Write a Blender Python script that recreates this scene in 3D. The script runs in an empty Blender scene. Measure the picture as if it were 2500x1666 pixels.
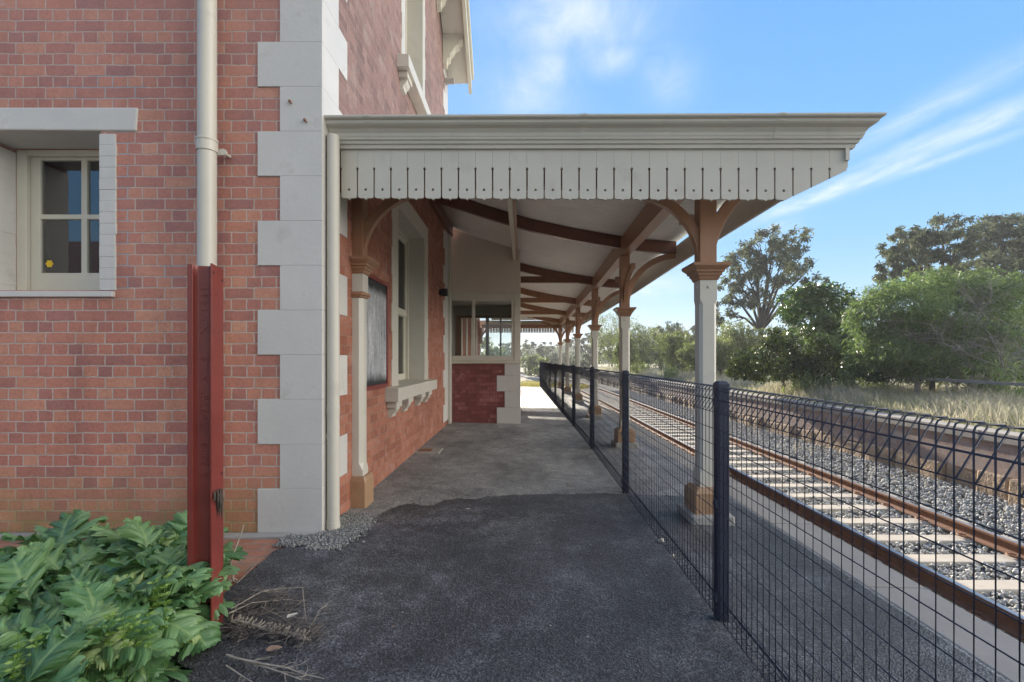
import bpy, bmesh, math, random
import numpy as np
from mathutils import Vector, Matrix
R = math.radians
rng = np.random.default_rng(7)
random.seed(7)
scene = bpy.context.scene
col = scene.collection

# ------------------------------------------------------------------ materials
def nodes(name):
    m = bpy.data.materials.new(name)
    m.use_nodes = True
    nt = m.node_tree
    nt.nodes.clear()
    out = nt.nodes.new('ShaderNodeOutputMaterial')
    b = nt.nodes.new('ShaderNodeBsdfPrincipled')
    nt.links.new(b.outputs[0], out.inputs[0])
    return m, nt, b, out

def N(nt, typ, **kw):
    n = nt.nodes.new(typ)
    for k, v in kw.items():
        if k.startswith('i_'):
            key = k[2:]
            key = int(key) if key.isdigit() else key.replace('_', ' ')
            n.inputs[key].default_value = v
        else:
            setattr(n, k, v)
    return n

def L(nt, a, b):
    nt.links.new(a, b)

def c4(c):
    return (c[0], c[1], c[2], 1.0)

def ramp(nt, stops, src=None, interp='LINEAR'):
    r = nt.nodes.new('ShaderNodeValToRGB')
    r.color_ramp.interpolation = interp
    el = r.color_ramp.elements
    while len(el) > 1:
        el.remove(el[-1])
    el[0].position = stops[0][0]
    el[0].color = c4(stops[0][1])
    for p, c in stops[1:]:
        e = el.new(p)
        e.color = c4(c)
    if src is not None:
        L(nt, src, r.inputs[0])
    return r

def mixc(nt, fac, a, b, blend='MIX'):
    m = nt.nodes.new('ShaderNodeMix')
    m.data_type = 'RGBA'
    m.blend_type = blend
    for sock, v in ((m.inputs[0], fac), (m.inputs[6], a), (m.inputs[7], b)):
        if isinstance(v, (int, float)):
            sock.default_value = v
        elif isinstance(v, (tuple, list)):
            sock.default_value = c4(v)
        else:
            L(nt, v, sock)
    return m.outputs[2]

def math_(nt, op, a, b=None, c=None, clamp=False):
    m = nt.nodes.new('ShaderNodeMath')
    m.operation = op
    m.use_clamp = clamp
    for i, v in enumerate((a, b, c)):
        if v is None:
            continue
        if isinstance(v, (int, float)):
            m.inputs[i].default_value = v
        else:
            L(nt, v, m.inputs[i])
    return m.outputs[0]

def pos(nt):
    return nt.nodes.new('ShaderNodeNewGeometry').outputs['Position']

def noise(nt, vec, scale, detail=4, rough=.55, sc3=None):
    if sc3 is not None:
        mp = N(nt, 'ShaderNodeMapping')
        mp.inputs['Scale'].default_value = sc3
        L(nt, vec, mp.inputs[0])
        vec = mp.outputs[0]
    n = N(nt, 'ShaderNodeTexNoise')
    n.inputs['Scale'].default_value = scale
    n.inputs['Detail'].default_value = detail
    n.inputs['Roughness'].default_value = rough
    L(nt, vec, n.inputs['Vector'])
    return n.outputs['Fac']

def bump(nt, b, h, strength, dist):
    bp = N(nt, 'ShaderNodeBump')
    bp.inputs['Strength'].default_value = strength
    bp.inputs['Distance'].default_value = dist
    L(nt, h, bp.inputs['Height'])
    L(nt, bp.outputs[0], b.inputs['Normal'])

def paint(name, c, rough=.45, var=.12, vscale=2.2, bs=60, bd=.0015, metal=0., dirt=None, sc3=None):
    m, nt, b, o = nodes(name)
    p = pos(nt)
    n1 = noise(nt, p, vscale, 5, .6, sc3)
    lo = tuple(x * (1 - var) for x in c)
    hi = tuple(min(1, x * (1 + var * .7)) for x in c)
    r = ramp(nt, [(.3, lo), (.7, hi)], n1)
    cc = r.outputs[0]
    if dirt:
        n2 = noise(nt, p, dirt[1], 8, .7)
        rr = ramp(nt, [(dirt[2], (0, 0, 0)), (dirt[2] + .12, (1, 1, 1))], n2)
        f = math_(nt, 'MULTIPLY', rr.outputs[0], dirt[3])
        cc = mixc(nt, f, cc, dirt[0])
    L(nt, cc, b.inputs['Base Color'])
    n3 = noise(nt, p, bs, 3)
    rr = math_(nt, 'MULTIPLY_ADD', n1, .25, rough - .12)
    L(nt, rr, b.inputs['Roughness'])
    b.inputs['Metallic'].default_value = metal
    if bd:
        bump(nt, b, n3, .6, bd)
    return m

def brick_mat(name, cols, mortar, moss=False, bw=.24, rh=.0898, ms=.010, squash=.5, wear=None, purple=None, repoint=None):
    m, nt, b, o = nodes(name)
    uv = nt.nodes.new('ShaderNodeUVMap').outputs[0]
    # slight wander of the joints
    wob = N(nt, 'ShaderNodeTexNoise')
    wob.inputs['Scale'].default_value = 7
    wob.inputs['Detail'].default_value = 3
    L(nt, uv, wob.inputs['Vector'])
    ws = N(nt, 'ShaderNodeVectorMath', operation='SUBTRACT')
    ws.inputs[1].default_value = (.5, .5, .5)
    L(nt, wob.outputs['Color'], ws.inputs[0])
    wsc = N(nt, 'ShaderNodeVectorMath', operation='SCALE')
    wsc.inputs['Scale'].default_value = .017
    L(nt, ws.outputs[0], wsc.inputs[0])
    wa = N(nt, 'ShaderNodeVectorMath', operation='ADD')
    L(nt, uv, wa.inputs[0])
    L(nt, wsc.outputs[0], wa.inputs[1])
    bt = N(nt, 'ShaderNodeTexBrick', offset=.5, offset_frequency=2, squash=squash, squash_frequency=2)
    bt.inputs['Color1'].default_value = (0, 0, 0, 1)
    bt.inputs['Color2'].default_value = (1, 1, 1, 1)
    bt.inputs['Mortar'].default_value = (.5, .5, .5, 1)
    bt.inputs['Scale'].default_value = 1
    bt.inputs['Mortar Size'].default_value = ms * .55
    bt.inputs['Mortar Smooth'].default_value = .35
    bt.inputs['Bias'].default_value = 0
    bt.inputs['Brick Width'].default_value = bw
    bt.inputs['Row Height'].default_value = rh
    L(nt, wa.outputs[0], bt.inputs['Vector'])
    big = noise(nt, uv, 1.1, 5, .6)
    fine = noise(nt, uv, 38, 5, .65)
    mid = noise(nt, uv, 9, 4, .6, (1, 2.2, 1))
    v = math_(nt, 'MULTIPLY', bt.outputs['Color'], .66)
    v = math_(nt, 'MULTIPLY_ADD', mid, .46, v)
    v = math_(nt, 'SUBTRACT', v, .06)
    v = math_(nt, 'ADD', v, math_(nt, 'MULTIPLY_ADD', big, .7, -.35), clamp=True)
    k = len(cols)
    rc = ramp(nt, [(.08 + .84 * i / (k - 1), cols[i]) for i in range(k)], v)
    dark = ramp(nt, [(.22, (.55, .53, .53)), (.42, (.92, .91, .91)), (.6, (1.03, 1.03, 1.03)), (.8, (1.18, 1.16, 1.15))], fine)
    bc = mixc(nt, 1.0, rc.outputs[0], dark.outputs[0], 'MULTIPLY')
    mn = noise(nt, uv, 20, 4)
    mc = ramp(nt, [(.3, tuple(x * .72 for x in mortar)), (.7, mortar)], mn)
    mcol = mc.outputs[0]
    if repoint:
        sp_ = N(nt, 'ShaderNodeSeparateXYZ')
        L(nt, wa.outputs[0], sp_.inputs[0])
        def win(sock, lo, hi):
            return math_(nt, 'MULTIPLY', math_(nt, 'GREATER_THAN', sock, lo), math_(nt, 'LESS_THAN', sock, hi))
        tot = None
        for (a0, a1, b0, b1) in repoint:
            w_ = math_(nt, 'MULTIPLY', win(sp_.outputs[0], a0, a1), win(sp_.outputs[1], b0, b1))
            tot = w_ if tot is None else math_(nt, 'MAXIMUM', tot, w_)
        mcol = mixc(nt, tot, mcol, (.36, .37, .38))
    cc = mixc(nt, bt.outputs['Fac'], bc, mcol)
    if wear:
        wn = noise(nt, uv, 3.2, 8, .75)
        wr = ramp(nt, [(wear[1], (0, 0, 0)), (wear[1] + .1, (1, 1, 1))], wn)
        cc = mixc(nt, math_(nt, 'MULTIPLY', wr.outputs[0], wear[2]), cc, wear[0])
    st = noise(nt, uv, 1.7, 6, .65, (1.6, .45, 1))
    sr = ramp(nt, [(.32, (.80, .79, .79)), (.5, (1, 1, 1)), (.68, (1.13, 1.12, 1.10))], st)
    cc = mixc(nt, 1.0, cc, sr.outputs[0], 'MULTIPLY')
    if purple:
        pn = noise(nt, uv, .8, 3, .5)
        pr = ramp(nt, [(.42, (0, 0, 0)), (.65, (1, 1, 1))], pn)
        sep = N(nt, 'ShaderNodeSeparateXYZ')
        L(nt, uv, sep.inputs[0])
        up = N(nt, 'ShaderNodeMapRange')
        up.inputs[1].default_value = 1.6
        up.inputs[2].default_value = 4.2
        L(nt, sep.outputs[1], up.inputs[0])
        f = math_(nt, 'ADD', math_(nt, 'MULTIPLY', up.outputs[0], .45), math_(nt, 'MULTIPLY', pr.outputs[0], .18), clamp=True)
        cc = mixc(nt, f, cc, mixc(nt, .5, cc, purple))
    if moss:
        sep = N(nt, 'ShaderNodeSeparateXYZ')
        L(nt, uv, sep.inputs[0])
        mr = N(nt, 'ShaderNodeMapRange')
        mr.inputs[1].default_value = .55
        mr.inputs[2].default_value = .0
        L(nt, sep.outputs[1], mr.inputs[0])
        mo = noise(nt, uv, 4.5, 6, .7)
        f = math_(nt, 'MULTIPLY', mr.outputs[0], math_(nt, 'MULTIPLY_ADD', mo, 3.0, -.70, clamp=True), clamp=True)
        f2 = math_(nt, 'MULTIPLY', f, math_(nt, 'MULTIPLY_ADD', bt.outputs['Fac'], .5, .55))
        cc = mixc(nt, f2, cc, (.27, .225, .06))
    L(nt, cc, b.inputs['Base Color'])
    b.inputs['Roughness'].default_value = .82
    h = math_(nt, 'MULTIPLY_ADD', fine, .35, math_(nt, 'SUBTRACT', 1.0, bt.outputs['Fac']))
    bump(nt, b, h, .8, .006)
    return m

M = {}
M['brick'] = brick_mat('red_brick', [(.31, .14, .125), (.41, .163, .125), (.475, .19, .132), (.515, .222, .145), (.57, .285, .185)],
                       (.57, .455, .39), moss=True, purple=(.42, .26, .25), ms=.012, wear=((.54, .45, .43), .62, .4),
                       repoint=[(-3.29, -3.16, 1.96, 3.24), (-3.72, -3.02, 3.50, 3.62), (-3.5, -3.2, 3.60, 3.70), (-2.92, -2.72, 2.06, 2.17)])
M['brick2'] = brick_mat('platform_brick', [(.235, .085, .052), (.30, .105, .062), (.35, .135, .082), (.39, .17, .11)],
                        (.36, .23, .175), ms=.008, wear=((.42, .30, .28), .54, .45))
M['brick5'] = brick_mat('weathered_upper_brick', [(.17, .105, .092), (.22, .13, .112), (.26, .155, .13), (.30, .195, .165)],
                        (.36, .27, .24), ms=.008, wear=((.33, .27, .24), .54, .5))
M['brick3'] = brick_mat('painted_red_brick', [(.155, .045, .042), (.19, .055, .05), (.23, .07, .062), (.32, .12, .11)],
                        (.15, .055, .052), ms=.012, wear=((.46, .25, .23), .58, .65))
M['brick4'] = brick_mat('old_wall_brick', [(.25, .17, .14), (.31, .21, .17), (.36, .25, .20), (.33, .27, .235)],
                        (.34, .29, .25), ms=.012, wear=((.30, .28, .26), .52, .6))
M['paving'] = brick_mat('brick_paving', [(.27, .115, .075), (.36, .145, .085), (.42, .18, .11), (.40, .24, .15)],
                        (.30, .26, .20), bw=.23, rh=.115, ms=.014, squash=1.0, wear=((.27, .24, .08), .60, .45))
CREAM = (.535, .505, .435)
M['cream_in'] = paint('screen_wall_cream', (.64, .57, .49), .5, .06, 1.5, 90, .0012)
M['cream'] = paint('cream_paint', CREAM, .42, .06, 1.5, 90, .0012, dirt=((.40, .37, .32), 3.5, .57, .45))
M['white_paint'] = paint('white_painted_masonry', (.56, .54, .505), .5, .07, 2.0, 30, .003, dirt=((.40, .375, .34), 4.0, .57, .5))
M['cream_wood'] = paint('cream_joinery', (.58, .55, .45), .38, .07, 3.0, 110, .0008)
M['yellow_cream'] = paint('warm_cream_joinery', (.59, .555, .46), .38, .06, 3.0, 110, .0008)
M['roof_white'] = paint('off_white_iron', (.82, .785, .72), .5, .08, 2.5, 60, .0008, dirt=((.36, .33, .28), 6, .63, .5))
M['brown'] = paint('brown_paint', (.30, .155, .085), .35, .16, 5, 80, .001, sc3=(1, 1, .35))
M['brown_dark'] = paint('dark_brown_paint', (.17, .07, .042), .33, .18, 5, 80, .001)
M['tan'] = paint('tan_paint', (.34, .21, .12), .42, .12, 5, 60, .0015, dirt=((.5, .42, .33), 9, .64, .6))
M['concrete'] = paint('concrete', (.33, .315, .29), .85, .18, 3, 50, .003, dirt=((.22, .21, .19), 5, .55, .5))
M['coping'] = paint('coping_concrete', (.30, .27, .235), .85, .15, 2.2, 60, .004, dirt=((.25, .23, .21), 6, .58, .5))
M['steel_dark'] = paint('navy_fence_paint', (.026, .031, .052), .38, .1, 6, 60, 0)
M['red_paint'] = paint('oxide_red_paint', (.185, .034, .027), .33, .14, 6, 90, .001)
M['rust'] = paint('rail_rust', (.22, .105, .058), .8, .25, 9, 60, .002)
M['polished'] = paint('polished_steel', (.60, .55, .50), .42, .1, 4, 40, 0, metal=1.)
M['sleeper'] = paint('sleeper_concrete', (.50, .44, .355), .85, .12, 3, 60, .004, dirt=((.38, .33, .27), 5, .58, .6))
M['black'] = paint('black_metal', (.012, .012, .014), .4, .1, 5, 60, 0)
M['pvc'] = paint('white_pvc', (.72, .72, .72), .35, .05, 5, 60, 0)
M['stonework'] = paint('rough_footing_stone', (.36, .26, .17), .9, .35, 4.5, 16, .05)
M['timber'] = paint('weathered_timber', (.27, .235, .20), .85, .25, 6, 60, .004)
M['bark'] = paint('grey_bark', (.15, .125, .10), .9, .3, 5, 40, .01)
M['bark_dark'] = paint('dark_bark', (.075, .058, .046), .9, .3, 5, 40, .01)
M['twig'] = paint('dry_twig', (.33, .285, .235), .85, .3, 25, 90, .001)
M['greytwig'] = paint('grey_twig', (.27, .24, .22), .9, .25, 9, 90, .001)
M['root'] = paint('grey_root', (.14, .12, .105), .9, .4, 25, 90, .001)
M['deadleaf'] = paint('dead_leaf', (.32, .21, .14), .75, .3, 30, 90, .001)
M['yellow'] = paint('yellow_sticker', (.75, .50, .02), .5, .05, 20, 60, 0)
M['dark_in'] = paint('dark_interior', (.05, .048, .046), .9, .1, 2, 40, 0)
M['room'] = paint('room_plaster', (.45, .42, .37), .7, .06, 2, 60, .001)
M['weatherboard'] = paint('weatherboard', (.33, .32, .30), .6, .1, 3, 40, .002)
M['slate'] = paint('dark_roof', (.07, .05, .05), .7, .2, 5, 40, .004)
M['pebble'] = paint('pale_pebble', (.5, .46, .38), .8, .2, 20, 40, 0)

def mat_glass(name='window_glass', ior=2.2):
    m, nt, b, o = nodes(name)
    nt.nodes.remove(b)
    t = N(nt, 'ShaderNodeBsdfTransparent')
    t.inputs[0].default_value = (.93, .95, .94, 1)
    g = N(nt, 'ShaderNodeBsdfGlossy')
    g.inputs['Roughness'].default_value = .01
    f = N(nt, 'ShaderNodeFresnel')
    f.inputs[0].default_value = ior
    mx = N(nt, 'ShaderNodeMixShader')
    L(nt, f.outputs[0], mx.inputs[0])
    L(nt, t.outputs[0], mx.inputs[1])
    L(nt, g.outputs[0], mx.inputs[2])
    L(nt, mx.outputs[0], o.inputs[0])
    return m
M['glass'] = mat_glass()
M['clear'] = mat_glass('clear_glass', 1.5)

def mat_asphalt(name, dark, light, speck, patches, sheen=.62, seedoff=0.0):
    m, nt, b, o = nodes(name)
    p = pos(nt)
    v = N(nt, 'ShaderNodeTexVoronoi')
    v.inputs['Scale'].default_value = 115
    L(nt, p, v.inputs['Vector'])
    n1 = noise(nt, p, 60, 5, .75)
    n2 = noise(nt, p, 1.15, 8, .62, (1 + seedoff, .8, 1))
    n3 = noise(nt, p, 5.5, 8, .72)
    sepc = N(nt, 'ShaderNodeSeparateColor')
    L(nt, v.outputs['Color'], sepc.inputs[0])
    k = math_(nt, 'ADD', math_(nt, 'MULTIPLY', sepc.outputs[0], .6), math_(nt, 'MULTIPLY', n1, .4))
    r1 = ramp(nt, [(.25, dark), (.6, light), (.9, speck)], k)
    lo, hi = patches
    big = math_(nt, 'ADD', math_(nt, 'MULTIPLY', n2, .55), math_(nt, 'MULTIPLY', n3, .45))
    r2 = ramp(nt, [(.36, (lo, lo, lo * 1.01)), (.5, (1, 1, 1)), (.62, (hi, hi * .99, hi * .97))], big)
    cc = mixc(nt, 1.0, r1.outputs[0], r2.outputs[0], 'MULTIPLY')
    v2 = N(nt, 'ShaderNodeTexVoronoi')
    v2.inputs['Scale'].default_value = 6.5
    L(nt, p, v2.inputs['Vector'])
    fl = ramp(nt, [(.035, (1, 1, 1)), (.055, (0, 0, 0))], v2.outputs['Distance'])
    cc = mixc(nt, math_(nt, 'MULTIPLY', fl.outputs[0], .7), cc, (.42, .40, .36))
    # hairline cracks
    v3 = N(nt, 'ShaderNodeTexVoronoi', feature='DISTANCE_TO_EDGE')
    v3.inputs['Scale'].default_value = .75
    wv = N(nt, 'ShaderNodeVectorMath', operation='ADD')
    wn = N(nt, 'ShaderNodeTexNoise')
    wn.inputs['Scale'].default_value = 2.6
    wn.inputs['Detail'].default_value = 6
    L(nt, p, wn.inputs['Vector'])
    ws = N(nt, 'ShaderNodeVectorMath', operation='SCALE')
    ws.inputs['Scale'].default_value = .8
    L(nt, wn.outputs['Color'], ws.inputs[0])
    L(nt, p, wv.inputs[0])
    L(nt, ws.outputs[0], wv.inputs[1])
    L(nt, wv.outputs[0], v3.inputs['Vector'])
    cr = ramp(nt, [(.003, (1, 1, 1)), (.007, (0, 0, 0))], v3.outputs['Distance'])
    cm = math_(nt, 'MULTIPLY', cr.outputs[0], math_(nt, 'GREATER_THAN', n2, .53))
    cc = mixc(nt, math_(nt, 'MULTIPLY', cm, .55), cc, tuple(x * .6 for x in dark))
    L(nt, cc, b.inputs['Base Color'])
    L(nt, math_(nt, 'MULTIPLY_ADD', n2, -.35, sheen + .2), b.inputs['Roughness'])
    h = math_(nt, 'ADD', v.outputs['Distance'], math_(nt, 'MULTIPLY', n1, 1.2))
    bump(nt, b, h, 1.0, .008)
    return m
M['asphalt_new'] = mat_asphalt('new_asphalt', (.026, .026, .0285), (.066, .067, .072), (.15, .152, .16), (.55, 2.4), .52)
M['asphalt_old'] = mat_asphalt('worn_asphalt', (.13, .13, .13), (.25, .247, .242), (.36, .355, .35), (.5, 1.5), .62, .2)

def mat_tint(name, stops, rough=.6, trans=.0, transc=None, spec=.5, vein=None):
    """foliage: colour from a per-face value stored on the mesh"""
    m, nt, b, o = nodes(name)
    a = N(nt, 'ShaderNodeAttribute', attribute_name='tint')
    r = ramp(nt, stops, a.outputs['Fac'])
    cc = r.outputs[0]
    if vein:
        va = N(nt, 'ShaderNodeAttribute', attribute_name='vein')
        cc = mixc(nt, va.outputs['Fac'], cc, vein)
    L(nt, cc, b.inputs['Base Color'])
    b.inputs['Roughness'].default_value = rough
    b.inputs['Specular IOR Level'].default_value = spec
    if vein:
        q = pos(nt)
        bump(nt, b, noise(nt, q, 75, 5, .65), .7, .006)
        sp = ramp(nt, [(.62, (0, 0, 0)), (.70, (1, 1, 1))], noise(nt, q, 34, 5, .7))
        cc = mixc(nt, math_(nt, 'MULTIPLY', sp.outputs[0], .4), cc, (.20, .19, .07))
        L(nt, cc, b.inputs['Base Color'])
    if trans:
        t = N(nt, 'ShaderNodeBsdfTranslucent')
        tc = mixc(nt, 1.0, cc, transc or (1.6, 1.7, .8), 'MULTIPLY')
        L(nt, tc, t.inputs[0])
        mx = N(nt, 'ShaderNodeMixShader')
        mx.inputs[0].default_value = trans
        L(nt, b.outputs[0], mx.inputs[1])
        L(nt, t.outputs[0], mx.inputs[2])
        L(nt, mx.outputs[0], o.inputs[0])
    return m
M['gum'] = mat_tint('gum_leaves', [(0, (.05, .06, .042)), (.5, (.108, .120, .08)), (.85, (.165, .168, .11)), (1, (.24, .20, .125))], .6, .35, (1.3, 1.42, .9), .15)
M['gum2'] = mat_tint('far_gum_leaves', [(0, (.065, .075, .05)), (.5, (.125, .138, .09)), (1, (.20, .205, .135))], .7, .3, (1.3, 1.4, 1.0), .15)
M['dark_leaf'] = mat_tint('dark_leaves', [(0, (0.021, 0.037, 0.009)), (.5, (0.052, 0.098, 0.018)), (1, (0.115, 0.196, 0.034))], .35, .3)
M['glossy_leaf'] = mat_tint('glossy_leaves', [(0, (.016, .026, .006)), (.5, (.045, .07, .012)), (.85, (.11, .14, .022)), (1, (.24, .20, .03))], .25, .25)
M['feather'] = mat_tint('feathery_leaves', [(0, (.065, .092, .042)), (.5, (.14, .18, .085)), (1, (.26, .30, .15))], .55, .38, (1.35, 1.6, .85), .25)
M['wattle'] = mat_tint('wattle_leaves', [(0, (.07, .09, .045)), (.5, (.15, .172, .085)), (1, (.25, .26, .13))], .55, .35)
M['weed'] = mat_tint('weed_leaves', [(0, (.10, .14, .065)), (.5, (.19, .24, .12)), (1, (.32, .36, .2))], .6, .35)
M['grass'] = mat_tint('dry_grass', [(0, (.20, .24, .12)), (.3, (.35, .345, .22)), (.6, (.50, .455, .345)), (1, (.66, .60, .50))], .7, .4, (1.1, 1.1, 1.0), .2)
M['yellowgrass'] = mat_tint('yellow_grass', [(0, (.24, .26, .10)), (.5, (.44, .42, .19)), (1, (.56, .51, .30))], .7, .35, (1.3, 1.2, .7))
M['acanthus'] = mat_tint('acanthus_leaves', [(0, (.052, .118, .045)), (.45, (.11, .23, .088)), (.8, (.20, .33, .135)), (1, (.33, .41, .16))], .30, .22, (1.3, 1.6, .5), .55, vein=(.25, .36, .14))
M['limeweed'] = mat_tint('lime_weed', [(0, (.12, .22, .04)), (1, (.24, .36, .08))], .5, .3)
M['ballast'] = mat_tint('ballast_stone', [(0, (.24, .235, .225)), (.45, (.40, .39, .365)), (.8, (.52, .505, .46)), (1, (.60, .545, .46))], .85)
M['gravel'] = mat_tint('gravel_stone', [(0, (.08, .08, .078)), (.5, (.19, .187, .178)), (1, (.42, .405, .37))], .9)

def mat_ground(name, a, b_, sc):
    m, nt, b, o = nodes(name)
    p = pos(nt)
    n = noise(nt, p, sc, 8, .7)
    n2 = noise(nt, p, sc * 12, 5, .7)
    r = ramp(nt, [(.3, a), (.7, b_)], math_(nt, 'ADD', math_(nt, 'MULTIPLY', n, .6), math_(nt, 'MULTIPLY', n2, .4)))
    L(nt, r.outputs[0], b.inputs['Base Color'])
    b.inputs['Roughness'].default_value = .95
    bump(nt, b, n2, 1, .05)
    return m
M['soil'] = mat_ground('dry_field', (.14, .12, .06), (.30, .26, .13), .6)
M['bed'] = mat_ground('ballast_bed', (.10, .10, .095), (.27, .26, .245), 9)

# notice board: flaking black board
def mat_board():
    m, nt, b, o = nodes('flaking_black_board')
    p = pos(nt)
    n1 = noise(nt, p, 9, 9, .75, (1, 1, .22))
    n2 = noise(nt, p, 60, 5, .7, (1, 1, .5))
    k = math_(nt, 'ADD', math_(nt, 'MULTIPLY', n1, .6), math_(nt, 'MULTIPLY', n2, .4))
    sep = N(nt, 'ShaderNodeSeparateXYZ')
    L(nt, p, sep.inputs[0])
    lo = ramp(nt, [(.05, (0, 0, 0)), (.14, (1, 1, 1)), (.86, (1, 1, 1)), (.93, (0, 0, 0))])
    mr = N(nt, 'ShaderNodeMapRange')
    mr.inputs[1].default_value = 1.1
    mr.inputs[2].default_value = 2.26
    L(nt, math_(nt, 'MULTIPLY_ADD', math_(nt, 'SUBTRACT', n1, .5), .25, sep.outputs[2]), mr.inputs[0])
    L(nt, mr.outputs[0], lo.inputs[0])
    r = ramp(nt, [(.36, (.05, .052, .058)), (.44, (.26, .265, .28)), (.54, (.40, .405, .42)), (.64, (.72, .72, .72))], k)
    cc = mixc(nt, lo.outputs[0], (.018, .02, .022), r.outputs[0])
    L(nt, cc, b.inputs['Base Color'])
    b.inputs['Roughness'].default_value = .6
    bump(nt, b, n2, .6, .003)
    return m
M['board'] = mat_board()

# ------------------------------------------------------------------ objects
def tag(o, label=None, cat=None, group=None, kind=None):
    if label: o['label'] = label
    if cat: o['category'] = cat
    if group: o['group'] = group
    if kind: o['kind'] = kind
    return o

def empty(name, loc, label, cat, group=None):
    o = bpy.data.objects.new(name, None)
    o.empty_display_size = .1
    o.location = loc
    col.objects.link(o)
    return tag(o, label, cat, group)

def wloc(o):
    v = Vector((0, 0, 0))
    while o is not None:
        v = v + o.location
        o = o.parent
    return v

def add_uv(me):
    n = len(me.loops)
    co = np.empty(len(me.vertices) * 3, np.float32)
    me.vertices.foreach_get('co', co)
    co = co.reshape(-1, 3)
    lv = np.empty(n, np.int32)
    me.loops.foreach_get('vertex_index', lv)
    npol = len(me.polygons)
    nr = np.empty(npol * 3, np.float32)
    me.polygons.foreach_get('normal', nr)
    nr = np.abs(nr.reshape(-1, 3))
    tot = np.empty(npol, np.int32)
    me.polygons.foreach_get('loop_total', tot)
    ax = np.repeat(np.argmax(nr + np.array([0.002, 0.001, 0]), axis=1), tot)
    p = co[lv]
    u = np.where(ax == 0, p[:, 1], p[:, 0])
    v = np.where(ax == 2, p[:, 1], p[:, 2])
    uv = me.uv_layers.new(name='UVMap')
    uv.data.foreach_set('uv', np.stack([u, v], 1).astype(np.float32).ravel())

class MB:
    """collects shapes in world metres, then links them as one mesh object"""
    def __init__(s):
        s.v = []
        s.f = []
        s.sm = []
    def add(s, vs, fs, smooth=False):
        o = len(s.v)
        s.v.extend([tuple(x) for x in vs])
        for f in fs:
            s.f.append(tuple(i + o for i in f))
            s.sm.append(smooth)
        return s
    def box(s, x0, x1, y0, y1, z0, z1):
        vs = [(x, y, z) for z in (z0, z1) for y in (y0, y1) for x in (x0, x1)]
        return s.add(vs, [(0, 2, 3, 1), (4, 5, 7, 6), (0, 1, 5, 4), (2, 6, 7, 3), (0, 4, 6, 2), (1, 3, 7, 5)])
    def hexa(s, lower, upper):
        n = len(lower)
        fs = [tuple(reversed(range(n))), tuple(range(n, 2 * n))]
        fs += [(i, (i + 1) % n, n + (i + 1) % n, n + i) for i in range(n)]
        return s.add(list(lower) + list(upper), fs)
    def sweep(s, rings, caps=True, smooth=False, closed=True):
        """rings: list of lists of points"""
        n = len(rings[0])
        vs = [p for r in rings for p in r]
        fs = []
        for k in range(len(rings) - 1):
            for i in range(n if closed else n - 1):
                a, b = k * n + i, k * n + (i + 1) % n
                fs.append((a, b, b + n, a + n))
        s.add(vs, fs, smooth)
        if caps and closed:
            s.add(rings[0], [tuple(reversed(range(n)))])
            s.add(rings[-1], [tuple(range(n))])
        return s
    def tube(s, pts, r, n=8, smooth=True, caps=True):
        pts = [Vector(p) for p in pts]
        rr = r if isinstance(r, (list, tuple)) else [r] * len(pts)
        rings = []
        ref = None
        for i, p in enumerate(pts):
            d = (pts[min(i + 1, len(pts) - 1)] - pts[max(i - 1, 0)])
            if d.length < 1e-9:
                d = Vector((0, 0, 1))
            d.normalize()
            if ref is None:
                ref = Vector((0, 0, 1)) if abs(d.z) < .9 else Vector((1, 0, 0))
            a = d.cross(ref)
            if a.length < 1e-6:
                a = d.orthogonal()
            a.normalize()
            b = d.cross(a)
            ref = b.cross(d) if False else ref
            rings.append([tuple(p + (a * math.cos(t) + b * math.sin(t)) * rr[i]) for t in [2 * math.pi * k / n for k in range(n)]])
        return s.sweep(rings, caps, smooth)
    def sqrings(s, cx, cy, prof, cham=0):
        """stack of square (or chamfered) rings: prof = [(half, z), ...]"""
        rings = []
        for h, z, *c in prof:
            ch = c[0] if c else cham
            if ch <= 0: ch = .0005
            rings.append([(cx + a, cy + b, z) for a, b in ((-h + ch, -h), (h - ch, -h), (h, -h + ch), (h, h - ch), (h - ch, h), (-h + ch, h), (-h, h - ch), (-h, -h + ch))])
        return s.sweep(rings)
    def build(s, name, mat, parent=None, bevel=0, uv=True, recalc=True, mod=None):
        me = bpy.data.meshes.new(name)
        me.from_pydata(s.v, [], s.f)
        if recalc:
            bm = bmesh.new()
            bm.from_mesh(me)
            bmesh.ops.recalc_face_normals(bm, faces=bm.faces)
            bm.to_mesh(me)
            bm.free()
        me.polygons.foreach_set('use_smooth', s.sm)
        if uv:
            add_uv(me)
        me.materials.append(mat)
        o = bpy.data.objects.new(name, me)
        col.objects.link(o)
        if parent is not None:
            off = wloc(parent)
            me.transform(Matrix.Translation(-off))
            o.parent = parent
        if bevel:
            bv = o.modifiers.new('bevel', 'BEVEL')
            bv.width = bevel
            bv.segments = 2
            bv.limit_method = 'ANGLE'
            bv.angle_limit = R(40)
        return o

def thing(mb, name, mat, label, cat, group=None, **kw):
    """one-mesh thing"""
    return tag(mb.build(name, mat, None, **kw), label, cat, group)

def struct(mb, name, mat, **kw):
    return tag(mb.build(name, mat, None, **kw), kind='structure')

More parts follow.
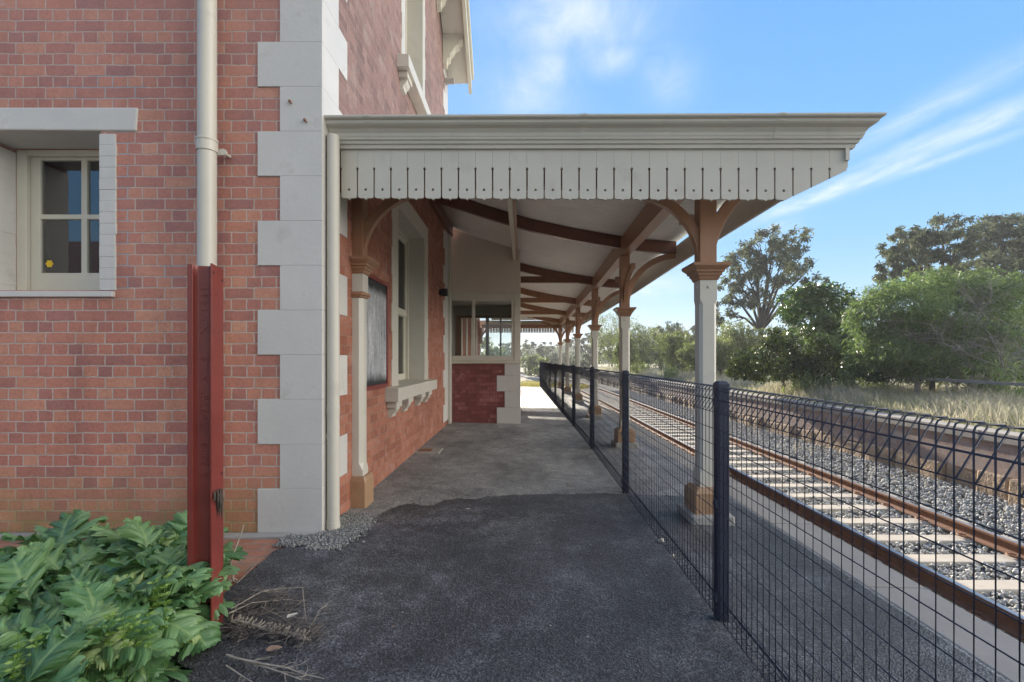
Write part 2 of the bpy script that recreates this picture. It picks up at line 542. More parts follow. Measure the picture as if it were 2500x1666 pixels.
def np_mesh(name, verts, faces, mat, parent=None, tint=None, vein=None, smooth=False):
    me = bpy.data.meshes.new(name)
    verts = np.asarray(verts, np.float32)
    faces = np.asarray(faces, np.int32)
    if parent is not None:
        verts = verts - np.array(wloc(parent), np.float32)
    nv, nf, k = len(verts), len(faces), faces.shape[1]
    me.vertices.add(nv)
    me.vertices.foreach_set('co', verts.ravel())
    me.loops.add(nf * k)
    me.loops.foreach_set('vertex_index', faces.ravel())
    me.polygons.add(nf)
    me.polygons.foreach_set('loop_start', np.arange(0, nf * k, k, dtype=np.int32))
    if smooth:
        me.polygons.foreach_set('use_smooth', np.ones(nf, bool))
    me.update(calc_edges=True)
    if tint is not None:
        dom = 'FACE' if len(tint) == nf else 'POINT'
        a = me.attributes.new('tint', 'FLOAT', dom)
        a.data.foreach_set('value', np.asarray(tint, np.float32))
    if vein is not None:
        a = me.attributes.new('vein', 'FLOAT', 'POINT')
        a.data.foreach_set('value', np.asarray(vein, np.float32))
    me.materials.append(mat)
    o = bpy.data.objects.new(name, me)
    col.objects.link(o)
    if parent is not None:
        o.parent = parent
    return o

def fill2d(splines, thick):
    """filled flat shapes with holes (even-odd), extruded; returns verts (a,b,c) and faces"""
    cu = bpy.data.curves.new('tmp', 'CURVE')
    cu.dimensions = '2D'
    cu.fill_mode = 'BOTH'
    cu.extrude = thick / 2
    for sp in splines:
        s = cu.splines.new('POLY')
        s.points.add(len(sp) - 1)
        for p, q in zip(s.points, sp):
            p.co = (q[0], q[1], 0, 1)
        s.use_cyclic_u = True
    ob = bpy.data.objects.new('tmp', cu)
    col.objects.link(ob)
    bpy.context.view_layer.update()
    me = bpy.data.meshes.new_from_object(ob.evaluated_get(bpy.context.evaluated_depsgraph_get()))
    bm = bmesh.new()
    bm.from_mesh(me)
    bmesh.ops.remove_doubles(bm, verts=bm.verts, dist=1e-5)
    vs = [tuple(v.co) for v in bm.verts]
    idx = {v: i for i, v in enumerate(bm.verts)}
    fs = [tuple(idx[v] for v in f.verts) for f in bm.faces]
    bm.free()
    bpy.data.objects.remove(ob)
    bpy.data.curves.remove(cu)
    bpy.data.meshes.remove(me)
    return vs, fs

def copy_tree(o, parent=None):
    c = o.copy()
    col.objects.link(c)
    if parent is not None:
        c.parent = parent
    for ch in list(o.children):
        copy_tree(ch, c)
    return c

def circ(cx, cy, r, n=12):
    return [(cx + r * math.cos(2 * math.pi * k / n), cy + r * math.sin(2 * math.pi * k / n)) for k in range(n)]

def lerp(tab, x):
    if x <= tab[0][0]: return tab[0][1]
    for (a, b), (c, d) in zip(tab, tab[1:]):
        if x <= c:
            return b + (d - b) * (x - a) / (c - a)
    return tab[-1][1]

# ------------------------------------------------------------------ camera and light
F = 1075.0            # focal length in pixels of the 2353 wide picture
VX, VY = 1200.0, 826.0
H = 1.40
HAZE = .0010
cam_d = bpy.data.cameras.new('camera')
cam = bpy.data.objects.new('camera', cam_d)
col.objects.link(cam)
cam.location = (0, 0, H)
cam.rotation_euler = (R(90), 0, 0)
cam_d.sensor_width = 36
cam_d.sensor_fit = 'HORIZONTAL'
cam_d.lens = 36 * F / 2353
cam_d.shift_x = -(VX - 1176.5) / 2353
cam_d.shift_y = (VY - 784) / 2353
cam_d.clip_start = .05
cam_d.clip_end = 2000
scene.camera = cam

SUN_EL, SUN_AZ = R(15), R(-5)
sd = Vector((math.sin(SUN_AZ) * math.cos(SUN_EL), math.cos(SUN_AZ) * math.cos(SUN_EL), math.sin(SUN_EL)))
ld = bpy.data.lights.new('sun', 'SUN')
ld.energy = 3.5
ld.angle = R(.6)
ld.color = (1.0, .90, .76)
lo = bpy.data.objects.new('sun', ld)
col.objects.link(lo)
lo.rotation_euler = (-sd).to_track_quat('-Z', 'Y').to_euler()

scene.view_settings.view_transform = 'Standard'
scene.view_settings.look = 'None'
scene.view_settings.exposure = 1.9
scene.view_settings.gamma = 1

def make_world():
    w = bpy.data.worlds.new('World')
    scene.world = w
    w.use_nodes = True
    nt = w.node_tree
    nt.nodes.clear()
    out = N(nt, 'ShaderNodeOutputWorld')
    bg = N(nt, 'ShaderNodeBackground')
    bg.inputs[1].default_value = .12
    L(nt, bg.outputs[0], out.inputs[0])
    sky = N(nt, 'ShaderNodeTexSky', sky_type='NISHITA')
    sky.sun_disc = False
    sky.sun_elevation = SUN_EL
    sky.sun_rotation = SUN_AZ
    sky.air_density = 1.0
    sky.dust_density = .4
    sky.ozone_density = 2.0
    tc = N(nt, 'ShaderNodeTexCoord').outputs['Generated']
    nrm = N(nt, 'ShaderNodeVectorMath', operation='NORMALIZE')
    L(nt, tc, nrm.inputs[0])
    sep = N(nt, 'ShaderNodeSeparateXYZ')
    L(nt, nrm.outputs[0], sep.inputs[0])
    X, Y, Z = sep.outputs
    zc = math_(nt, 'MAXIMUM', Z, .03)
    px = math_(nt, 'DIVIDE', X, zc)
    py = math_(nt, 'DIVIDE', Y, zc)
    cmb = N(nt, 'ShaderNodeCombineXYZ')
    L(nt, px, cmb.inputs[0])
    L(nt, py, cmb.inputs[1])
    P = cmb.outputs[0]
    # compress the glare round the low sun and keep the clear blue of the day
    bw = N(nt, 'ShaderNodeRGBToBW')
    L(nt, sky.outputs[0], bw.inputs[0])
    k = math_(nt, 'DIVIDE', 1.0, math_(nt, 'MULTIPLY_ADD', bw.outputs[0], .22, 1.0))
    sc = N(nt, 'ShaderNodeVectorMath', operation='SCALE')
    L(nt, sky.outputs[0], sc.inputs[0])
    L(nt, k, sc.inputs['Scale'])
    q = 2.28
    blue = ramp(nt, [(0, (.60, .80, .97)), (.10, (.43, .71, .99)), (.22, (.275, .60, 1.0)), (.40, (.19, .51, 1.0)), (.65, (.15, .43, 1.0)), (1, (.16, .40, .95))], Z)
    bs = N(nt, 'ShaderNodeVectorMath', operation='SCALE')
    L(nt, blue.outputs[0], bs.inputs[0])
    bs.inputs['Scale'].default_value = q
    skyc = mixc(nt, .86, sc.outputs[0], bs.outputs[0])
    # cirrus: streaks that run away from the camera
    def noi(scale, sc3, rot=0, det=8, ro=.6):
        mp = N(nt, 'ShaderNodeMapping')
        mp.inputs['Scale'].default_value = sc3
        mp.inputs['Rotation'].default_value = (0, 0, rot)
        L(nt, P, mp.inputs[0])
        n = N(nt, 'ShaderNodeTexNoise')
        n.inputs['Scale'].default_value = scale
        n.inputs['Detail'].default_value = det
        n.inputs['Roughness'].default_value = ro
        n.inputs['Distortion'].default_value = .5
        L(nt, mp.outputs[0], n.inputs['Vector'])
        return n.outputs['Fac']
    def gauss(v, w):
        q = math_(nt, 'DIVIDE', v, w)
        return math_(nt, 'POWER', math.e, math_(nt, 'MULTIPLY', math_(nt, 'MULTIPLY', q, q), -1.0))
    def blob(cx, cy, rx, ry, sh=0.0):
        dy = math_(nt, 'SUBTRACT', py, cy)
        dx = math_(nt, 'SUBTRACT', math_(nt, 'SUBTRACT', px, cx), math_(nt, 'MULTIPLY', dy, sh))
        return math_(nt, 'MULTIPLY', gauss(dx, rx), gauss(dy, ry))
    fine = noi(3.4, (2.0, 1.0, 1), .25, 9, .62)
    broad = noi(1.5, (1.8, .7, 1), .2)
    front = math_(nt, 'ADD', math_(nt, 'MULTIPLY', fine, .6), math_(nt, 'MULTIPLY', broad, .4))
    masks = [(blob(1.84, 2.75, .13, .62, -.2), .95), (blob(1.93, 2.05, .13, .40, -.3), .9), (blob(1.63, 1.85, .10, .42, -.12), .6), (blob(2.1, 2.35, .07, .35, -.3), .6), (blob(.16, 1.38, .22, .17, .0), 1.0), (blob(.02, 1.38, .09, .12, .0), .7), (blob(.27, 1.55, .14, .10, .0), .7), (blob(.10, 1.62, .10, .14, .0), .8),
             (blob(.02, 1.75, .16, .22, .1), .55), (blob(1.5, 6.5, .8, 1.1, 0), .6), (blob(1.95, 3.6, .12, .25, 0), .5), (blob(.5, 1.65, .10, .18, .35), .5)]
    tot = None
    for g, a in masks:
        q = math_(nt, 'MULTIPLY', g, a)
        tot = q if tot is None else math_(nt, 'MAXIMUM', tot, q)
    f = N(nt, 'ShaderNodeMapRange')
    f.inputs[1].default_value = .30
    f.inputs[2].default_value = .66
    L(nt, front, f.inputs[0])
    cir = math_(nt, 'MULTIPLY', math_(nt, 'MULTIPLY', tot, 1.15), f.outputs[0], clamp=True)
    # unseen bright cloud bank added behind and right of the viewer as fill light
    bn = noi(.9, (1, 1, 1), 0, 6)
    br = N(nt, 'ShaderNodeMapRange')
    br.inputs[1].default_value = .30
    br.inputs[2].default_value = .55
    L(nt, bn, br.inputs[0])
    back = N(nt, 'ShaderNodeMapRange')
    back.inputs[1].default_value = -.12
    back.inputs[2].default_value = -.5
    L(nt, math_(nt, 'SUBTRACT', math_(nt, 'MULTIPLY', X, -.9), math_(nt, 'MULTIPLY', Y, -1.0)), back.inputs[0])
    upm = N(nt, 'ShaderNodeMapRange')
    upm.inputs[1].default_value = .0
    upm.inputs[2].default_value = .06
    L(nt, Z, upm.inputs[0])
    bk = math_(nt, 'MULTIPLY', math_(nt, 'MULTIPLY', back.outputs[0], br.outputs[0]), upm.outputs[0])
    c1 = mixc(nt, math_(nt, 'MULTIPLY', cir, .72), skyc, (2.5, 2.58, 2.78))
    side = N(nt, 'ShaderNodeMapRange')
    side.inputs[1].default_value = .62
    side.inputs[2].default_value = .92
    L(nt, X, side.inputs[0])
    c2 = mixc(nt, bk, c1, mixc(nt, side.outputs[0], FILL_CLOUD, SIDE_FILL))
    L(nt, c2, bg.inputs[0])
SIDE_FILL = (18.0, 17.2, 15.8)  # extra fill brightness for the unseen sky on the right
FILL_CLOUD = (2.05, 2.0, 1.9)
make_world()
# ------------------------------------------------------------------ measures
WX = -1.62            # platform side wall
WY = 3.77             # wall that faces the camera
CF = .022
def gz(x):
    return 0.0 if x < WX else -CF * (x - WX)
COLS = [(1.695, 4.33), (1.735, 7.94), (1.84, 11.87), (1.90, 16.0), (1.95, 20.2), (1.975, 24.2)]
def cx(y):
    return lerp([(b, a) for a, b in COLS], y)
def bend(x, y):
    return x + (cx(y) - 1.71) * min(1.3, max(0, (x - WX) / 3.33))
ZR = [(-1.7, 4.36), (-1.62, 4.33), (-.65, 4.01), (.107, 3.78), (.867, 3.615), (1.627, 3.483), (1.99, 3.43), (2.63, 3.385), (2.95, 3.37)]
def zr(x):
    return lerp(ZR, x)

# ------------------------------------------------------------------ ground, platform, far side
mb = MB()
mb.box(-400, 400, -60, 700, -1.3, -1.05)
struct(mb, 'ground', M['soil'])

def prism_y(mb, prof, y0, y1):
    return mb.sweep([[(x, y0, z) for x, z in prof], [(x, y1, z) for x, z in prof]])
mb = MB()
prism_y(mb, [(-14, -.02), (WX - .3, -.02), (WX, 0), (2.25, gz(2.25)), (2.25, -1.0), (-14, -1.0)], -6, 24.55)
struct(mb, 'platform', M['asphalt_old'])
mb = MB()
y = -5.2
while y < 24.5:
    ln = 1.18
    z = gz(2.25) + .002
    mb.hexa([(2.253, y, -1.0), (2.64, y, -1.0), (2.64, y + ln - .008, -1.0), (2.253, y + ln - .008, -1.0)],
            [(2.253, y, z), (2.64, y, z - .008), (2.64, y + ln - .008, z - .008), (2.253, y + ln - .008, z)])
    y += ln
struct(mb, 'platform_edge', M['coping'], bevel=.012)

# the newer asphalt laid up to a ragged edge
edge = [(2.22, 5.02), (1.6, 5.02), (1.2, 5.04), (.8, 5.06), (.45, 5.0), (.2, 4.97), (-.1, 4.92), (-.35, 4.86), (-.48, 4.74), (-.62, 4.77), (-.78, 4.70), (-.86, 4.52), (-.97, 4.50), (-1.06, 4.58), (-1.18, 4.50),
        (-1.27, 4.30), (-1.31, 4.08), (-1.30, 3.86), (-1.33, 3.62), (-1.40, 3.48), (-1.62, 3.44), (-1.80, 3.46), (-1.79, 3.2), (-1.77, 2.9), (-1.80, 2.5), (-1.78, 2.2), (-1.82, 1.6), (-1.8, .6), (-1.8, -5.5), (2.22, -5.5)]
def ragged(poly, n_keep, amp, seed):
    r = random.Random(seed)
    out = []
    for i in range(len(poly)):
        a, b = poly[i], poly[(i + 1) % len(poly)]
        out.append(a)
        if i < n_keep:
            k = max(1, int(math.dist(a, b) / .035))
            for j in range(1, k):
                t = j / k
                out.append((a[0] + (b[0] - a[0]) * t + r.uniform(-amp, amp) * .5, a[1] + (b[1] - a[1]) * t + r.uniform(-amp, amp)))
    return out
ep = ragged(edge, 26, .018, 3)
vs, fs = fill2d([ep], .02)
mb = MB()
mb.add([(a, b, gz(a) + .007 + (c - .01)) for a, b, c in vs], fs)
struct(mb, 'asphalt_path', M['asphalt_new'])
mb = MB()
mb.hexa([(-2, 18.4, -.05), (2.2, 18.4, -.1), (2.2, 24.5, -.1), (-2, 24.5, -.05)], [(-2, 18.4, gz(-2) + .008), (2.2, 18.4, gz(2.2) + .006), (2.2, 24.5, gz(2.2) + .006), (-2, 24.5, gz(-2) + .008)])
struct(mb, 'concrete_paving', M['concrete'])
mb = MB()
mb.box(-9, -1.803, -1, 3.66, -.03, -.008)
struct(mb, 'brick_paving', M['paving'])

# track bed, curved away to the left in the distance
def tcurve(y):
    return 0 if y < 30 else -.0021 * (y - 30) ** 2
mb = MB()
ys = [-8, 10, 20, 30] + [35 + 5 * k for k in range(22)]
rings = [[(2.6 + tcurve(y) * (1 if y > 30 else 0), y, -.95), (7.9 + tcurve(y), y, -.95), (7.9 + tcurve(y), y, -1.2), (2.6 + tcurve(y), y, -1.2)] for y in ys]
mb.sweep(rings)
struct(mb, 'ballast_bed', M['bed'])

# far platform: raised ground behind an old brick face
mb = MB()
rr = [(8.15, .13), (9.6, .16), (12, .10), (20, .0), (60, -.1), (300, .5), (300, -1.25), (8.15, -1.25)]
prism_y(mb, rr, -30, 300)
struct(mb, 'grass_bank', M['soil'])
t = empty('platform_wall', (7.8, 10, -.95), 'long brick retaining wall of the disused platform across the track, with concrete coping', 'wall')
mb = MB()
y = -6
k = 0
while y < 60:
    ln = 1.55
    mb.box(7.76 + .004 * (k % 3), 8.16, y, y + ln - .006, .03, .2)
    y += ln
    k += 1
mb.build('coping', M['coping'], t, bevel=.015)
mb = MB()
mb.box(7.82, 8.14, -6, 60, -.52, .03)
mb.build('brick_face', M['brick4'], t)
r = random.Random(5)
mb = MB()
y = -6
while y < 60:
    ln = r.uniform(.28, .62)
    d = r.uniform(-.05, .06)
    h = r.uniform(-.06, .05)
    a = [(7.74 + d + r.uniform(-.03, .03), y + .01, -1.1), (8.1, y + .01, -1.1), (8.1, y + ln, -1.1), (7.74 + d, y + ln, -1.1)]
    b = [(7.76 + d + r.uniform(-.03, .04), y + r.uniform(.01, .05), -.52 + h), (8.1, y + .01, -.52 + h), (8.1, y + ln, -.52 + h), (7.76 + d, y + ln - r.uniform(0, .05), -.52 + h + r.uniform(-.03, .03))]
    mb.hexa(a, b)
    y += ln + .012
mb.build('stone_footing', M['stonework'], t, bevel=.03)

# ------------------------------------------------------------------ rails and sleepers
def rail_prof():
    half = [(.0, .158), (.026, .158), (.034, .150), (.035, .128), (.028, .120), (.010, .112), (.008, .035), (.014, .024), (.062, .014), (.065, .0)]
    return half + [(-x, z) for x, z in reversed(half[1:])]
RZ = 1.4 - 2.14      # top of rail
yv = [-4, 0, 4, 8, 12, 16, 20, 25, 30] + [34 + 4 * k for k in range(22)]
for rx, lab in ((4.15, 'rusty steel rail nearer to the mesh fence'), (5.785, 'rusty steel rail farther from the mesh fence, glinting on top')):
    t = empty('steel_rail', (rx, 0, RZ - .158), lab, 'rail', 'running rails of the single track')
    mb = MB()
    mb.sweep([[(rx + tcurve(y) + x, y, RZ - .158 + z) for x, z in rail_prof()] for y in yv])
    o = mb.build('rail_body', M['rust'], t)
    mb = MB()
    hp = [(.027, .1575), (.027, .1595), (.012, .1612), (-.012, .1612), (-.027, .1595), (-.027, .1575)]
    mb.sweep([[(rx + tcurve(y) + x, y, RZ - .158 + z) for x, z in hp] for y in yv])
    mb.build('running_surface', M['polished'], t)

def make_sleeper(y):
    zt = RZ - .160
    t = empty('concrete_sleeper', (4.97, y, zt - .2), 'pale concrete sleeper bedded in grey ballast under both rails', 'sleeper', 'sleepers along the track')
    mb = MB()
    w0, w1 = .14, .11
    mb.hexa([(3.59, y - w0, zt - .2), (6.35, y - w0, zt - .2), (6.35, y + w0, zt - .2), (3.59, y + w0, zt - .2)],
            [(3.63, y - w1, zt), (6.31, y - w1, zt), (6.31, y + w1, zt), (3.63, y + w1, zt)])
    mb.build('sleeper_body', M['sleeper'], t, bevel=.012)
    for rx in (4.15, 5.785):
        for s in (-1, 1):
            mb = MB()
            x = rx + s * .085
            mb.tube([(x + s * .01, y - .05, zt + .015), (x + s * .055, y - .06, zt + .03), (x + s * .075, y - .01, zt + .035), (x + s * .05, y + .05, zt + .03), (x - s * .005, y + .045, zt + .034), (x - s * .03, y + .01, zt + .03)], .011, 6)
            mb.build('rail_clip', M['rust'], t)
    return t
ysl = []
y = .35
while y < 62:
    ysl.append(y)
    y += .64 + random.uniform(-.02, .02)
s0 = make_sleeper(0)
for i, y in enumerate(ysl):
    if y < 24:
        o = s0 if i == 0 else copy_tree(s0)
    else:
        o = s0.copy()
        col.objects.link(o)
        b = [c for c in s0.children if c.name.startswith('sleeper_body')][0].copy()
        col.objects.link(b)
        b.parent = o
    o.location = (4.97 + tcurve(y), y, RZ - .36)
    o.rotation_euler.z = random.uniform(-.006, .006) + (0 if y < 30 else .0042 * (y - 30))

# loose ballast: thousands of angular stones
def stones(name, mat, pts, size, tint, seed, kind_label=None):
    g = np.random.default_rng(seed)
    ph = (1 + 5 ** .5) / 2
    V = np.array([(-1, ph, 0), (1, ph, 0), (-1, -ph, 0), (1, -ph, 0), (0, -1, ph), (0, 1, ph), (0, -1, -ph), (0, 1, -ph), (ph, 0, -1), (ph, 0, 1), (-ph, 0, -1), (-ph, 0, 1)], float)
    V /= np.linalg.norm(V[0])
    Fc = np.array([(0, 11, 5), (0, 5, 1), (0, 1, 7), (0, 7, 10), (0, 10, 11), (1, 5, 9), (5, 11, 4), (11, 10, 2), (10, 7, 6), (7, 1, 8), (3, 9, 4), (3, 4, 2), (3, 2, 6), (3, 6, 8), (3, 8, 9), (4, 9, 5), (2, 4, 11), (6, 2, 10), (8, 6, 7), (9, 8, 1)])
    n = len(pts)
    s = size * g.uniform(.6, 1.3, n)
    v = V[None] * g.uniform(.62, 1.15, (n, 12, 1))
    v = v * (g.uniform(.6, 1.25, (n, 1, 3))) * s[:, None, None]
    a = g.uniform(0, 2 * np.pi, n)
    b = g.uniform(-.7, .7, n)
    ca, sa, cb, sb = np.cos(a), np.sin(a), np.cos(b), np.sin(b)
    Rm = np.zeros((n, 3, 3))
    Rm[:, 0, 0] = ca; Rm[:, 0, 1] = -sa * cb; Rm[:, 0, 2] = sa * sb
    Rm[:, 1, 0] = sa; Rm[:, 1, 1] = ca * cb; Rm[:, 1, 2] = -ca * sb
    Rm[:, 2, 1] = sb; Rm[:, 2, 2] = cb
    v = np.einsum('nij,nkj->nki', Rm, v) + pts[:, None, :]
    f = (Fc[None] + 12 * np.arange(n)[:, None, None]).reshape(-1, 3)
    tt = np.repeat(np.clip(tint + g.normal(0, .2, n), 0, 1), 20)
    o = np_mesh(name, v.reshape(-1, 3), f, mat, None, tt)
    return tag(o, kind='stuff')
n = 78000
yy = 1.0 + 33 * rng.random(n) ** 1.7
xx = rng.uniform(2.75, 7.85, n)
zz = np.full(n, RZ - .188) + rng.normal(0, .014, n)
sl = np.array(ysl)
dmin = np.min(np.abs(yy[:, None] - sl[None]), axis=1)
on = (dmin < .125) & (xx > 3.63) & (xx < 6.31)
keep = ~(on & (rng.random(n) < .985))
keep &= ~((np.abs(xx - 4.15) < .09) | (np.abs(xx - 5.785) < .09))
shoulder = np.clip((xx - 6.3) / 1.3, 0, 1)
zz = zz + shoulder * .06 - np.clip((3.5 - xx) / .7, 0, 1) * .05
P = np.stack([xx, yy, zz], 1)[keep]
o = stones('ballast', M['ballast'], P, .0255, .45, 4)
o['label'] = 'grey crushed stone ballast between and beside the rails'
o['category'] = 'ballast'

# gravel patch at the foot of the downpipe
pts = []
while len(pts) < 5200:
    x, y = random.uniform(-1.86, -1.22), random.uniform(3.42, 4.22)
    bx = lerp([(3.42, -1.36), (3.55, -1.33), (3.8, -1.29), (4.05, -1.31), (4.22, -1.45)], y) + random.gauss(0, .03)
    if x < bx and not (x < -1.62 and y > 3.70) and not (x < -1.6 and y < 3.47 + random.uniform(0, .06)):
        pts.append((x, y, .008 + random.uniform(-.006, .008)))
o = stones('gravel_patch', M['gravel'], np.array(pts), .0088, .5, 8)
o['label'] = 'patch of loose grey gravel around the foot of the downpipe'
o['category'] = 'gravel'

# ------------------------------------------------------------------ station building
B = empty('station_building', (-4.5, 7, 0), 'two storey red brick station house with white toothed corner stones and gabled roof', 'building')
EAVE = 7.36
XL = -8.6
fo = (-4.45, -3.396, 1.955, 3.245)       # front window opening x0 x1 z0 z1
def rect(a0, a1, b0, b1):
    return [(a0, b0), (a1, b0), (a1, b1), (a0, b1)]
vs, fs = fill2d([rect(XL, WX, -.3, EAVE), rect(*fo)], .38)
mb = MB()
mb.add([(a, WY + .19 + c, b) for a, b, c in vs], fs)
YB = 10.10
sy = (6.07, 7.70, 1.05, 3.38)            # ground floor side window
uy = (6.43, 7.56, 5.33, 7.6)             # upper window
YM = (WY + YB) / 2
apex = EAVE + .93 * (YB - WY) / 2
vs, fs = fill2d([[(WY + .381, -.3), (YB, -.3), (YB, EAVE), (YM, apex), (WY + .381, EAVE + .35)], rect(*sy), rect(*uy)], .38)
mb.add([(WX - .19 + c, a, b) for a, b, c in vs], fs)
mb.box(XL, WX - .381, YB - .35, YB, -.3, EAVE)
mb.box(XL, XL + .3, WY + .381, YB - .351, -.3, EAVE)
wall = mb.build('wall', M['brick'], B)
# the platform side carries the smoother, redder brick: a skin of its own in front of the wall
vs, fs = fill2d([[(WY + .02, -.05), (YB - .005, -.05), (YB - .005, 4.40), (7.0, 4.40), (WY + .02, 3.28)], rect(*sy)], .004)
mb = MB()
mb.add([(WX + .003 + c, a, b) for a, b, c in vs], fs)
mb.build('platform_side_brickwork', M['brick2'], B)
vs, fs = fill2d([[(WY + .02, 3.282), (7.0, 4.402), (YB - .005, 4.402), (YB - .005, EAVE - .02), (YM, apex - .03), (WY + .02, EAVE - .02)], rect(*uy)], .004)
mb = MB()
mb.add([(WX + .003 + c, a, b) for a, b, c in vs], fs)
mb.build('upper_brickwork', M['brick5'], B)
# corner stones
mb = MB()
q = .3592
for k in range(20):
    z0, z1 = k * q, (k + 1) * q - .0007
    if z0 > EAVE: break
    wide = k % 2 == 0
    mb.box(WX - (.506 if wide else .327), WX + .013, WY - .013, WY + .002, z0, z1)
    mb.box(WX - .002, WX + .013, WY + .0025, WY + (.33 if wide else .53), z0, z1)
qn = mb.build('corner_stones', M['white_paint'], B, bevel=.0025)
mb = MB()
for k in range(21):
    z0, z1 = k * q + .1, (k + 1) * q + .0993
    if z0 > EAVE: break
    wide = k % 2 == 0
    mb.box(WX - .002, WX + .014, YB - (.55 if wide else .36), YB + .01, z0, z1)
mb.build('corner_stones', M['white_paint'], B, bevel=.004)
# plinth strip
mb = MB()
mb.box(XL, WX + .012, 3.665, WY - .0135, -.06, .012)
mb.build('footing_strip', M['concrete'], B, bevel=.008)
# roof: ridge runs back from the platform
mb = MB()
ov = .05
for s in (-1, 1):
    ye = WY - ov if s < 0 else YB + ov
    ze = EAVE - .93 * ov + .10
    za = apex + .10
    mb.hexa([(XL - .3, ye, ze), (WX + .5, ye, ze), (WX + .5, YM, za), (XL - .3, YM, za)],
            [(XL - .3, ye, ze + .14), (WX + .5, ye, ze + .14), (WX + .5, YM, za + .14), (XL - .3, YM, za + .14)])
mb.build('roof', M['slate'], B)
# barge boards, soffit, brackets on the platform gable
mb = MB()
for s in (-1, 1):
    ye = WY - ov if s < 0 else YB + ov
    ze = EAVE - .93 * ov + .06
    mb.hexa([(WX + .46, ye, ze - .22), (WX + .53, ye, ze - .22), (WX + .53, YM, apex - .16), (WX + .46, YM, apex - .16)],
            [(WX + .46, ye, ze + .2), (WX + .53, ye, ze + .2), (WX + .53, YM, apex + .26), (WX + .46, YM, apex + .26)])
    mb.hexa([(WX + .535, ye, ze + .08), (WX + .575, ye, ze + .08), (WX + .575, YM, apex + .14), (WX + .535, YM, apex + .14)],
            [(WX + .535, ye, ze + .24), (WX + .575, ye, ze + .24), (WX + .575, YM, apex + .3), (WX + .535, YM, apex + .3)])
mb.build('bargeboard', M['cream_wood'], B, bevel=.006)
mb = MB()
for s in (-1, 1):
    ye = WY - ov if s < 0 else YB + ov
    ze = EAVE - .93 * ov + .075
    mb.hexa([(WX + .01, ye, ze - .01), (WX + .458, ye, ze - .01), (WX + .458, YM, apex + .055), (WX + .01, YM, apex + .055)],
            [(WX + .01, ye, ze + .012), (WX + .458, ye, ze + .012), (WX + .458, YM, apex + .08), (WX + .01, YM, apex + .08)])
mb.build('soffit', M['cream'], B)
for yb_ in (8.0, 8.82, 9.52):
    zb = EAVE + .93 * (YB - yb_) + .05
    prof = [(0, 0), (.40, 0), (.40, -.10), (.33, -.14), (.33, -.20), (.25, -.25), (.20, -.34), (.15, -.38), (.15, -.46), (.09, -.50), (.08, -.58), (0, -.58)]
    sp = .045
    mb = MB()
    mb.sweep([[(WX + .012 + a, yb_ - sp, zb + b + .93 * sp) for a, b in prof], [(WX + .012 + a, yb_ + sp, zb + b - .93 * sp) for a, b in prof]])
    mb.build('eave_bracket', M['cream_wood'], B, bevel=.004)
# sheets coloured dark behind the windows, in place of unlit rooms
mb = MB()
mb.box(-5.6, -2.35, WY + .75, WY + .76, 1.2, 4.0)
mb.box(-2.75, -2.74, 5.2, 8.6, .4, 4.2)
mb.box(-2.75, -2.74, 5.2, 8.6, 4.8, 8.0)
mb.build('dark_backing', M['dark_in'], B)

# front window -------------------------------------------------------
W = empty('window', (-3.92, WY + .3, 1.95), None, None)
W.parent = B
W.location = Vector((-3.92, WY + .3, 1.95)) - B.location
yf = WY + .372
gx0, gx1, gz0, gz1 = -4.29, -3.49, 2.167, 3.167
mx0, mx1 = -3.916, -3.864
mzr = (2.644, 2.687)
mb = MB()
vs, fs = fill2d([rect(-4.449, -3.397, 1.956, 3.244), rect(gx0 + .012, mx0, gz0, mzr[0]), rect(mx1, gx1, gz0, mzr[0]), rect(gx0 + .012, mx0, mzr[1], gz1), rect(mx1, gx1, mzr[1], gz1)], .04)
mb.add([(a, yf + .03 + c, b) for a, b, c in vs], fs)
mb.box(-4.449, -4.36, yf - .03, yf + .0095, 1.99, 3.243)
mb.box(-3.486, -3.397, yf - .03, yf + .0095, 1.99, 3.243)
mb.box(-4.3595, -3.4865, yf - .03, yf + .0095, 3.19, 3.243)
mb.build('window_frame', M['yellow_cream'], W, bevel=.006)
mb = MB()
mb.box(gx0 - .02, gx1 + .02, yf + .030, yf + .035, gz0 - .02, gz1 + .02)
mb.build('pane', M['glass'], W)
mb = MB()
mb.hexa([(-4.6, WY - .03, 1.90), (-3.28, WY - .03, 1.90), (-3.28, WY + .34, 1.90), (-4.6, WY + .34, 1.90)][0:4],
        [(-4.6, WY - .03, 1.945), (-3.28, WY - .03, 1.945), (-3.28, WY + .34, 1.985), (-4.6, WY + .34, 1.985)])
mb.build('sill', M['white_paint'], W, bevel=.006)
mb = MB()
mb.hexa([(-4.75, WY - .014, 3.246), (-3.105, WY - .014, 3.235), (-3.105, WY + .37, 3.246), (-4.75, WY + .37, 3.246)],
        [(-4.75, WY - .014, 3.425), (-3.09, WY - .014, 3.425), (-3.09, WY + .002, 3.425), (-4.75, WY + .002, 3.425)])
mb.build('lintel', M['white_paint'], W, bevel=.012)
